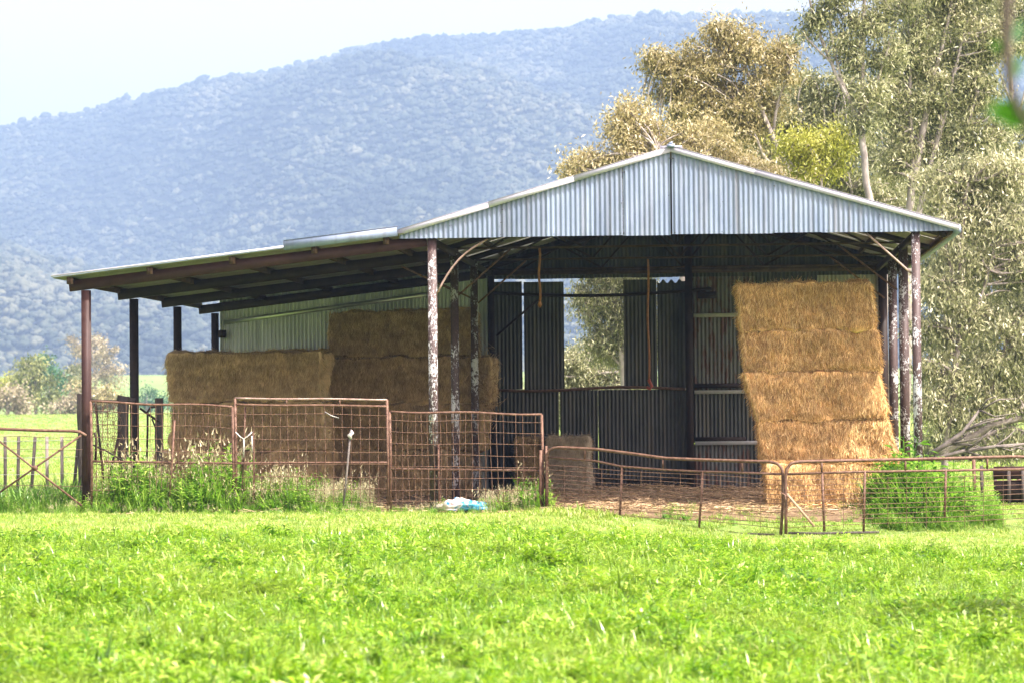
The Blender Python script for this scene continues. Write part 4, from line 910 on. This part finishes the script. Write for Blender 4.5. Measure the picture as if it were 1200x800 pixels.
# ------------------------------------------------------------------ trees
def tree(name, label, group, Y, trunks, lobes, leafmat, barkmat='bark', dens=26, nl=78, L=.12, wd_=.032, spread=.18, seed=1, droop=.75, limbs=True, squash=.8, base_tint=.0, twig=.35):
    rs = np.random.RandomState(seed); sc = F / Y
    b0 = at(trunks[0][0][0], trunks[0][0][1], Y + (trunks[0][0][3] if len(trunks[0][0]) > 3 else 0)); b0[2] = gz(b0[0], b0[1]) - .1
    t = thing(name, label, 'tree', tuple(b0), 0, group)
    tb = MB(); nodes = []
    for ti, tr in enumerate(trunks):
        pts_ = []; rad_ = []
        for q in tr:
            p = at(q[0], q[1], Y + (q[3] if len(q) > 3 else 0)); pts_.append(p); rad_.append(q[2] / sc / 2 * .8)
        if ti == 0: pts_[0][2] = b0[2]
        pts_ = np.array(pts_); k = np.linspace(0, len(pts_) - 1, (len(pts_) - 1) * 4 + 1)
        ii = np.minimum(k.astype(int), len(pts_) - 2); f = (k - ii)[:, None]
        # catmull-rom
        g = lambda j: pts_[np.clip(j, 0, len(pts_) - 1)]
        P = .5 * ((2 * g(ii)) + (-g(ii - 1) + g(ii + 1)) * f + (2 * g(ii - 1) - 5 * g(ii) + 4 * g(ii + 1) - g(ii + 2)) * f ** 2 + (-g(ii - 1) + 3 * g(ii) - 3 * g(ii + 1) + g(ii + 2)) * f ** 3)
        r = np.interp(k, range(len(pts_)), rad_); P = P + rs.randn(*P.shape) * r[:, None] * .15
        tb.tube(P - b0, r, 7, True); nodes += [(p, q) for p, q in zip(P, r)]
    NP = np.array([p for p, _ in nodes]); NR = np.array([q for _, q in nodes])
    LV = []; LT = []
    L2_ = []
    for lb in lobes:
        if lb[2] < 10 or Y > 100: L2_.append(lb); continue
        L2_.append((lb[0], lb[1], lb[2] * .5))
        for q_ in range(5 if lb[2] > 16 else 3):
            a_ = rs.rand() * 6.283; o_ = lb[2] * rs.uniform(.45, .85); L2_.append((lb[0] + o_ * math.cos(a_), lb[1] + o_ * math.sin(a_) * .9, lb[2] * rs.uniform(.26, .48)))
    for lb in L2_:
        c = at(lb[0], lb[1], Y + (lb[3] if len(lb) > 3 else rs.uniform(-.5, 2.2) * lb[2] / sc if Y < 100 else rs.uniform(-1, 1) * lb[2] / sc)); Rr = lb[2] / sc
        # limb
        dd = np.linalg.norm(NP - c, axis=1) + 1.2 * np.maximum(0, NP[:, 2] - c[2] + .3 * Rr); j = int(np.argmin(dd)); p0 = NP[j]; r0_ = min(NR[j] * .8, .075)
        if limbs and np.linalg.norm(p0 - c) > .2:
            kk = np.linspace(0, 1, 7)[:, None]; ce = c + np.array([0, -.75 * Rr, .1 * Rr]); P = p0 + (ce - p0) * kk + rs.randn(3) * .12 * np.linalg.norm(c - p0) * np.sin(kk * math.pi); tb.tube(P - b0, np.linspace(r0_, .018, 7), 5, False)
        # secondary twigs radiate from the limb end
        nc = max(4, int(dens * Rr ** 2 * (5.4 if Y > 100 else 6.6))); dr = rs.randn(nc, 3); dr /= np.linalg.norm(dr, axis=1)[:, None]
        rr = Rr * rs.rand(nc) ** .42 * (1 + .3 * vnoise(dr * 1.6 + c, seed)); C = c + dr * rr[:, None] * np.array([1, 1, squash])
        for q in C[:int(nc * twig)]:
            m_ = (c + q) / 2 + rs.randn(3) * .06; tb.tube([c - b0, m_ - b0, q - b0], [.014, .010, .005], 3, False)
        n_ = nc * nl; cc = np.repeat(C, nl, 0); spr = spread * rs.uniform(.6, 1.4, nc).repeat(nl)[:, None]
        off = rs.randn(n_, 3) * spr * np.array([1, 1, .75]); pp = cc + off
        dv = rs.randn(n_, 3) * .7 + np.array([0, 0, -droop]); dv /= np.linalg.norm(dv, axis=1)[:, None]
        sv = np.cross(dv, rs.randn(n_, 3)); sv /= np.linalg.norm(sv, axis=1)[:, None]
        ll = L * rs.uniform(.6, 1.35, n_)[:, None]; ww = wd_ * rs.uniform(.7, 1.3, n_)[:, None] / 2
        LV.append(np.stack([pp, pp + dv * ll * .45 - sv * ww, pp + dv * ll, pp + dv * ll * .45 + sv * ww], 1).reshape(-1, 3) - b0)
        tn = np.clip(.42 + base_tint + np.repeat(rs.randn(nc) * .17, nl) + rs.randn(n_) * .14, 0, 1); LT.append(np.repeat(tn, 4))
    tb.build('trunk', M[barkmat], t, True)
    LV = np.concatenate(LV); n_ = len(LV) // 4
    link('crown', np_mesh('crown', LV, (np.arange(n_) * 4)[:, None] + np.arange(4)[None], False, np.concatenate(LT)), M[leafmat], t)
    return t
G1 = 'gum trees behind the shed'
tree('gum_tree', 'round crowned golden gum tree rising behind the left slope of the gable', G1, 60,
     [[(945, 500, 14), (942, 300, 12), (930, 215, 10), (905, 160, 8), (885, 110, 6), (872, 75, 3)], [(930, 215, 7), (900, 190, 6), (880, 150, 4), (860, 120, 3)], [(905, 160, 5), (912, 120, 4), (925, 90, 2)], [(935, 240, 6), (860, 200, 5), (790, 160, 4), (740, 150, 2)]],
     [(850, 52, 34), (812, 72, 32), (880, 60, 32), (905, 85, 26), (845, 100, 38), (800, 105, 30), (785, 78, 20), (895, 125, 34), (858, 142, 32), (815, 140, 26), (918, 60, 16), (770, 70, 12)],
     'leaf_gold', dens=22, seed=3)
tree('gum_tree', 'low golden gum tree spreading just above the gable ridge', G1, 57,
     [[(800, 500, 12), (800, 300, 10), (790, 215, 8), (770, 180, 5)]],
     [(735, 135, 17), (728, 158, 18), (760, 158, 24), (790, 172, 30), (830, 170, 28), (860, 190, 28), (745, 185, 24), (690, 193, 17), (672, 196, 12), (712, 192, 16), (780, 200, 26), (890, 205, 30), (820, 205, 26), (920, 225, 26)],
     'leaf_gold', dens=26, seed=4, base_tint=.1)
tree('gum_tree', 'leafy olive gum tree filling the gap above the right roof slope', G1, 64,
     [[(985, 500, 12), (975, 300, 9), (955, 235, 7), (945, 180, 4)], [(985, 320, 7), (1000, 240, 5), (985, 180, 3)]],
     [(930, 140, 30), (900, 160, 30), (950, 110, 26), (970, 130, 30), (940, 200, 36), (980, 210, 34), (1000, 170, 26), (1020, 220, 26), (965, 245, 30), (905, 205, 30), (1050, 235, 28), (885, 170, 30), (990, 100, 18)],
     'leaf_olive', dens=24, seed=5)
tree('gum_tree', 'small yellow green sapling crown just above the right roof slope', G1, 58,
     [[(965, 500, 8), (965, 300, 6), (962, 210, 4)]], [(960, 160, 24), (985, 165, 18), (935, 168, 18), (962, 190, 22), (945, 195, 18)], 'leaf_yellow', dens=16, seed=6, base_tint=.1)
tree('gum_tree', 'slender forked gum tree with bare pale stems and thin foliage', G1, 55,
     [[(1042, 500, 13), (1030, 300, 12), (1019, 232, 11), (1011, 165, 10), (1010, 120, 8), (1011, 60, 6), (1013, 0, 5), (1010, -60, 3)],
      [(1012, 150, 7), (990, 110, 6), (968, 60, 5), (952, 15, 4), (945, -20, 2)], [(1000, 125, 5), (985, 90, 4), (972, 30, 3), (965, -20, 2)], [(1012, 130, 5), (1030, 90, 4), (1045, 40, 3), (1060, -10, 2)], [(975, 75, 4), (950, 50, 3), (942, 40, 1)]],
     [(955, 22, 11), (985, 48, 12), (1005, 22, 16), (1030, 30, 18), (1000, 70, 14), (1040, 70, 20), (1020, 110, 18), (942, 38, 7), (975, 5, 12), (1050, 5, 22), (1010, 140, 12), (990, -30, 26)],
     'leaf_olive', dens=15, seed=7)
tree('gum_tree', 'tall many stemmed gum tree with a high pale crown on the right', G1, 58,
     [[(1060, 500, 14), (1064, 300, 13), (1070, 215, 12), (1082, 150, 10), (1095, 90, 7), (1110, 30, 5), (1120, -30, 3)], [(1066, 300, 10), (1085, 215, 9), (1100, 160, 8), (1115, 100, 6), (1130, 40, 4)], [(1072, 215, 7), (1066, 130, 6), (1070, 60, 4), (1085, 0, 3)],
      [(1090, 300, 8), (1110, 225, 7), (1130, 160, 5), (1145, 110, 4)], [(1066, 140, 4), (1045, 90, 3), (1035, 60, 2)], [(1095, 90, 5), (1075, 45, 4), (1060, 10, 2)]],
     [(1075, 30, 32), (1110, 20, 34), (1145, 30, 30), (1060, 70, 22), (1095, 75, 34), (1135, 75, 32), (1165, 60, 18), (1060, 115, 18), (1110, 120, 32), (1150, 120, 30), (1070, 165, 22), (1125, 165, 30), (1165, 150, 22), (1110, -25, 40), (1060, -20, 30), (1160, -20, 30), (1045, 130, 20), (1050, 190, 22), (1090, 200, 26), (1140, 195, 26), (1040, 100, 16)],
     'leaf_olive', dens=20, seed=8, base_tint=.06)
tree('gum_tree', 'broad grey green weeping gum tree right of the shed eave', G1, 54,
     [[(1104, 545, 12), (1118, 440, 8), (1128, 360, 8), (1125, 290, 7), (1135, 210, 6)], [(1098, 530, 12), (1160, 500, 11), (1215, 485, 9), (1260, 470, 6)], [(1098, 535, 11), (1140, 490, 8), (1165, 450, 7), (1180, 400, 5)], [(1125, 400, 6), (1150, 350, 5), (1165, 290, 3)], [(1128, 350, 5), (1110, 300, 4), (1108, 255, 3)], [(1100, 530, 9), (1150, 512, 8), (1180, 500, 5), (1200, 505, 3)]],
     [(1110, 215, 30), (1150, 205, 34), (1190, 215, 34), (1120, 255, 24), (1160, 260, 34), (1195, 270, 30), (1112, 300, 20), (1145, 315, 30), (1185, 325, 32), (1120, 350, 26), (1155, 370, 32), (1192, 380, 28), (1115, 400, 24), (1150, 425, 30), (1190, 430, 30), (1118, 450, 22), (1160, 465, 24), (1195, 470, 26), (1100, 480, 14), (1135, 205, 24), (1094, 330, 14), (1090, 380, 14), (1092, 430, 14), (1088, 470, 12), (1235, 300, 50), (1240, 400, 50), (1180, 520, 20), (1130, 490, 16)],
     'leaf_grey', 'barkgrey', dens=17, seed=9, base_tint=.08, droop=1.2)
tree('gum_tree', 'hazy olive gum filling the gaps behind the slender forked gum', G1, 78,
     [[(1030, 500, 10), (1040, 300, 9), (1045, 200, 6), (1050, 120, 4)], [(1040, 300, 6), (990, 200, 4), (970, 150, 3)], [(1040, 300, 6), (1110, 200, 4), (1120, 120, 3)]],
     [(960, 170, 34), (1000, 150, 34), (1045, 140, 36), (1090, 130, 40), (1130, 120, 40), (1050, 200, 44), (1000, 220, 40), (1100, 190, 44), (1150, 190, 44), (1060, 90, 26), (1100, 60, 36), (1140, 50, 36), (1190, 210, 40), (925, 110, 18), (1090, 5, 36), (1140, 0, 36)], 'leaf_olive', 'barkgrey', dens=9, seed=15, L=.17, wd_=.05, spread=.24)
tree('gum_tree', 'thin gum tree at the right edge with bare reddish twigs', G1, 61,
     [[(1215, 500, 12), (1205, 300, 10), (1190, 200, 7), (1185, 100, 5), (1180, 20, 3)], [(1205, 250, 6), (1170, 200, 4), (1155, 150, 3)], [(1188, 130, 4), (1170, 80, 3), (1160, 40, 1)], [(1190, 150, 4), (1205, 90, 3), (1210, 40, 2)]],
     [(1185, 15, 20), (1205, 50, 18), (1170, 45, 12), (1180, 175, 24), (1205, 190, 26), (1165, 205, 24), (1200, 150, 14), (1210, 230, 30), (1180, 240, 28), (1205, 5, 24)], 'leaf_olive', dens=13, seed=10, base_tint=.05)
tree('gum_tree', 'dense olive tree standing behind the right eave further back', G1, 70,
     [[(1100, 500, 12), (1110, 350, 10), (1120, 250, 6)], [(1110, 350, 6), (1170, 250, 4)]],
     [(1075, 240, 30), (1110, 260, 40), (1160, 280, 42), (1200, 300, 42), (1120, 330, 40), (1170, 360, 44), (1210, 390, 40), (1120, 400, 40), (1165, 440, 44), (1200, 460, 40), (1110, 470, 36), (1150, 510, 36), (1200, 520, 36), (1100, 520, 26), (1240, 250, 50)],
     'leaf_olive', dens=12, seed=11, L=.17, wd_=.045, spread=.22)
tree('gum_tree', 'grey green gum tree seen through the window opening in the rear wall', G1, 62,
     [[(735, 500, 12), (728, 420, 10), (722, 360, 8), (715, 310, 6), (712, 270, 4)], [(728, 430, 6), (705, 400, 4), (690, 370, 3)]],
     [(715, 340, 24), (730, 375, 28), (700, 350, 14), (686, 345, 10), (712, 310, 22), (740, 320, 26), (678, 362, 7), (692, 372, 7), (690, 320, 12), (725, 410, 26), (700, 405, 16), (752, 360, 30), (770, 400, 30)],
     'leaf_grey', dens=20, seed=12, squash=1.0, droop=1.0)
tree('gum_tree', 'lower bushy gum filling the bottom of the window opening', G1, 66,
     [[(690, 500, 10), (690, 440, 7), (688, 410, 4)]], [(672, 415, 18), (695, 425, 22), (720, 440, 26), (668, 440, 22), (690, 455, 26), (655, 430, 20), (735, 460, 26), (640, 450, 24), (700, 480, 30), (660, 480, 28)],
     'leaf_grey', dens=20, seed=13, base_tint=.05)
tree('gum_tree', 'leafy gum just beyond the right edge that shades the field corner', None, 20.2,
     [[(1760, 700, 60), (1740, 400, 50), (1640, 180, 36), (1580, 110, 22)]], [(1549, 95, 130), (1610, 70, 110), (1500, 120, 80), (1660, 110, 120), (1590, 160, 100), (1740, 130, 120)], 'leaf_olive', 'barkgrey', dens=26, nl=60, seed=41)
# far trees across the paddock
G2 = 'trees across the far paddock'
far = dict(dens=.9, nl=60, L=.42, wd_=.2, spread=.55, twig=.2)
tree('far_tree', 'bright yellow green tree across the paddock left of the red post', G2, 290, [[(42, 483, 5), (42, 460, 4), (40, 435, 2)]], [(40, 430, 15), (28, 440, 14), (52, 445, 13), (38, 455, 18), (58, 460, 10), (25, 460, 12), (50, 470, 12), (30, 425, 8)], 'leaf_bright', seed=21, **far)
tree('far_tree', 'dark green pointed tree behind the bright yellow green one', G2, 310, [[(60, 483, 4), (58, 450, 3), (54, 420, 1)]], [(52, 420, 7), (58, 430, 9), (62, 442, 9), (66, 455, 10), (70, 466, 9), (50, 436, 8)], 'leaf_green', seed=22, **far)
tree('far_tree', 'tall hazy grey gum across the paddock behind the red post', G2, 420, [[(112, 483, 5), (112, 450, 4), (108, 410, 2)], [(112, 450, 3), (125, 425, 2)]], [(112, 398, 13), (95, 412, 12), (128, 412, 13), (110, 420, 16), (138, 430, 10), (90, 430, 9), (122, 440, 14), (100, 445, 12), (140, 448, 8), (85, 400, 8)], 'leaf_dust', seed=23, **{**far, 'dens': .7})
tree('far_tree', 'dusty brown bush at the left edge of the paddock', G2, 280, [[(8, 484, 4), (8, 465, 2)]], [(8, 465, 14), (20, 472, 11), (-5, 468, 15), (15, 458, 9), (30, 476, 8), (-20, 465, 16)], 'leaf_dust', seed=24, **far)
tree('far_tree', 'low brown bush just right of the yellow green tree', G2, 285, [[(78, 484, 3), (78, 470, 2)]], [(78, 471, 12), (90, 474, 10), (66, 476, 9), (86, 464, 8)], 'leaf_dust', seed=25, **far)
tree('far_tree', 'golden topped round bush seen right of the red post', G2, 285, [[(118, 485, 4), (118, 465, 2)]], [(105, 462, 12), (120, 460, 13), (134, 466, 11), (118, 473, 14), (145, 474, 8), (98, 472, 10), (92, 456, 8)], 'leaf_gold', seed=26, **far)
tree('far_tree', 'dark olive tree between the yellow green tree and the red post', G2, 330, [[(82, 484, 4), (82, 455, 2)]], [(82, 432, 8), (76, 440, 8), (90, 438, 9), (84, 450, 11), (72, 452, 8)], 'leaf_olive', seed=27, **far)
tree('far_tree', 'hazy grey green tree right of the dark second post', G2, 400, [[(172, 485, 4), (172, 465, 2)]], [(172, 462, 10), (184, 468, 9), (162, 468, 9), (176, 474, 10), (192, 474, 8)], 'leaf_green', seed=28, **{**far, 'dens': .8})
tree('far_tree', 'yellowish bush behind the leftmost edge trees', G2, 330, [[(10, 484, 4), (10, 455, 2)]], [(8, 448, 11), (-6, 452, 12), (20, 450, 9), (0, 462, 14)], 'leaf_yellow', seed=29, **far)

# fallen limbs at the right
for i, (pa, lab) in enumerate((([(1088, 533, 9), (1110, 520, 9), (1130, 505, 7), (1148, 480, 4)], 'pale fallen limb slanting up from behind the right post'), ([(1086, 540, 8), (1130, 528, 7), (1165, 523, 6), (1210, 519, 4)], 'long pale fallen limb lying above the weeds'))):
    P = np.array([at(a, b, 51) for a, b, _ in pa]); b0 = P[0].copy()
    t = thing('fallen_limb', lab, 'branch', tuple(b0), 0, 'fallen pale limbs')
    MB().tube(P - b0, [c / 59 / 2 * .7 for _, _, c in pa], 7).build('limb', M['deadwood'], t, True)
    mb = MB(); rs = np.random.RandomState(i)
    for k in range(9):
        s0 = P[rs.randint(1, len(P))] - b0; e = s0 + np.array([rs.uniform(.2, .9), rs.uniform(-.3, .3), rs.uniform(-.15, .5)]); mb.tube([s0, (s0 + e) / 2 + rs.randn(3) * .06, e], [.025, .018, .007], 5)
    mb.build('twigs', M['deadwood'], t, True)

# blurred near branch at the right edge
b0 = at(1192, -60, 4.6); t = thing('near_branch', 'out of focus leafy twig hanging close to the camera at the right edge', 'branch', tuple(b0), 0)
def rn(px, py, Y=4.6): return at(px, py, Y) - b0
MB().tube([rn(1192, -60), rn(1180, 0), rn(1180, 60), rn(1183, 100), rn(1194, 130), rn(1215, 165)], [.012, .011, .010, .009, .007, .005], 7).build('twig', M['barkdark'], t, True)
def leafm(a, b, w_, m_='leaf_near'):
    a = rn(*a); b = rn(*b); d = b - a; n_ = np.cross(d, [0, 1, .3]); n_ /= np.linalg.norm(n_); V = []; Q = []
    K = 7
    for i in range(K + 1):
        k = i / K; c = a + d * k + np.array([0, 0, -.01 * math.sin(k * math.pi)]); h = w_ / 2 * math.sin(math.pi * min(.98, .04 + k * .96)) ** .8
        V += [c - n_ * h, c + np.array([0, .004, 0]), c + n_ * h]
    for i in range(K):
        o = i * 3; Q += [(o, o + 1, o + 4, o + 3), (o + 1, o + 2, o + 5, o + 4)]
    link('leaf', np_mesh('leaf', np.array(V), np.array(Q), True, np.full(len(V), .5)), M[m_], t)
leafm((1200, 116), (1158, 120), .020); leafm((1225, 126), (1154, 131), .032); leafm((1220, 140), (1164, 137), .018); leafm((1184, 45), (1160, 52), .020); leafm((1196, 62), (1184, 92), .022, 'leaf_green'); leafm((1198, 20), (1186, 48), .02, 'leaf_green'); leafm((1235, 118), (1185, 132), .03)

# ------------------------------------------------------------------ air
hz = MB().box((-2700, -60, -2.5), (2700, 4100, 520)).build('haze', None)
m = bpy.data.materials.new('haze_air'); m.use_nodes = True; nt = m.node_tree; nt.nodes.clear()
vo = nt.nodes.new('ShaderNodeVolumePrincipled'); vo.inputs['Density'].default_value = .00031; vo.inputs['Color'].default_value = (.36, .53, .77, 1); vo.inputs['Anisotropy'].default_value = 0.0
mo = nt.nodes.new('ShaderNodeOutputMaterial'); nt.links.new(vo.outputs[0], mo.inputs['Volume']); hz.data.materials.append(m)
tag(hz, 'thin bluish haze filling the valley air', kind='stuff')

# ------------------------------------------------------------------ light
sd = np.array([.45, -.33, .85]); sd /= np.linalg.norm(sd)
sun = bpy.data.lights.new('sun', 'SUN'); sun.energy = 5.0; sun.angle = R(.53); sun.color = (1.0, .955, .88)
so = bpy.data.objects.new('sun', sun); COL.objects.link(so); so.rotation_euler = Vector(sd).to_track_quat('Z', 'Y').to_euler(); so.location = (20, -20, 40)
w = bpy.data.worlds.new('World'); SC.world = w; w.use_nodes = True; nt = w.node_tree
sk = nt.nodes.new('ShaderNodeTexSky'); sk.sky_type = 'NISHITA'; sk.sun_disc = False; sk.sun_elevation = math.asin(sd[2]); sk.sun_rotation = math.atan2(sd[0], sd[1])
sk.air_density = 1.0; sk.dust_density = 6.0; sk.ozone_density = 1.6
tm = nt.nodes.new('ShaderNodeHueSaturation'); tm.inputs['Saturation'].default_value = .5; tm.inputs['Value'].default_value = 1.5; nt.links.new(sk.outputs[0], tm.inputs['Color'])
tt = nt.nodes.new('ShaderNodeMix'); tt.data_type = 'RGBA'; tt.blend_type = 'MULTIPLY'; tt.inputs[0].default_value = 1; tt.inputs[7].default_value = (1.16, .98, 1.01, 1); nt.links.new(tm.outputs[0], tt.inputs[6])
bg = nt.nodes['Background']; nt.links.new(tt.outputs[2], bg.inputs['Color']); bg.inputs['Strength'].default_value = .15
vs = SC.view_settings; vs.view_transform = 'Standard'; vs.look = 'None'; vs.exposure = 1.2; vs.gamma = 1
SC.cycles.max_bounces = 8; SC.cycles.volume_bounces = 0; SC.cycles.transparent_max_bounces = 8
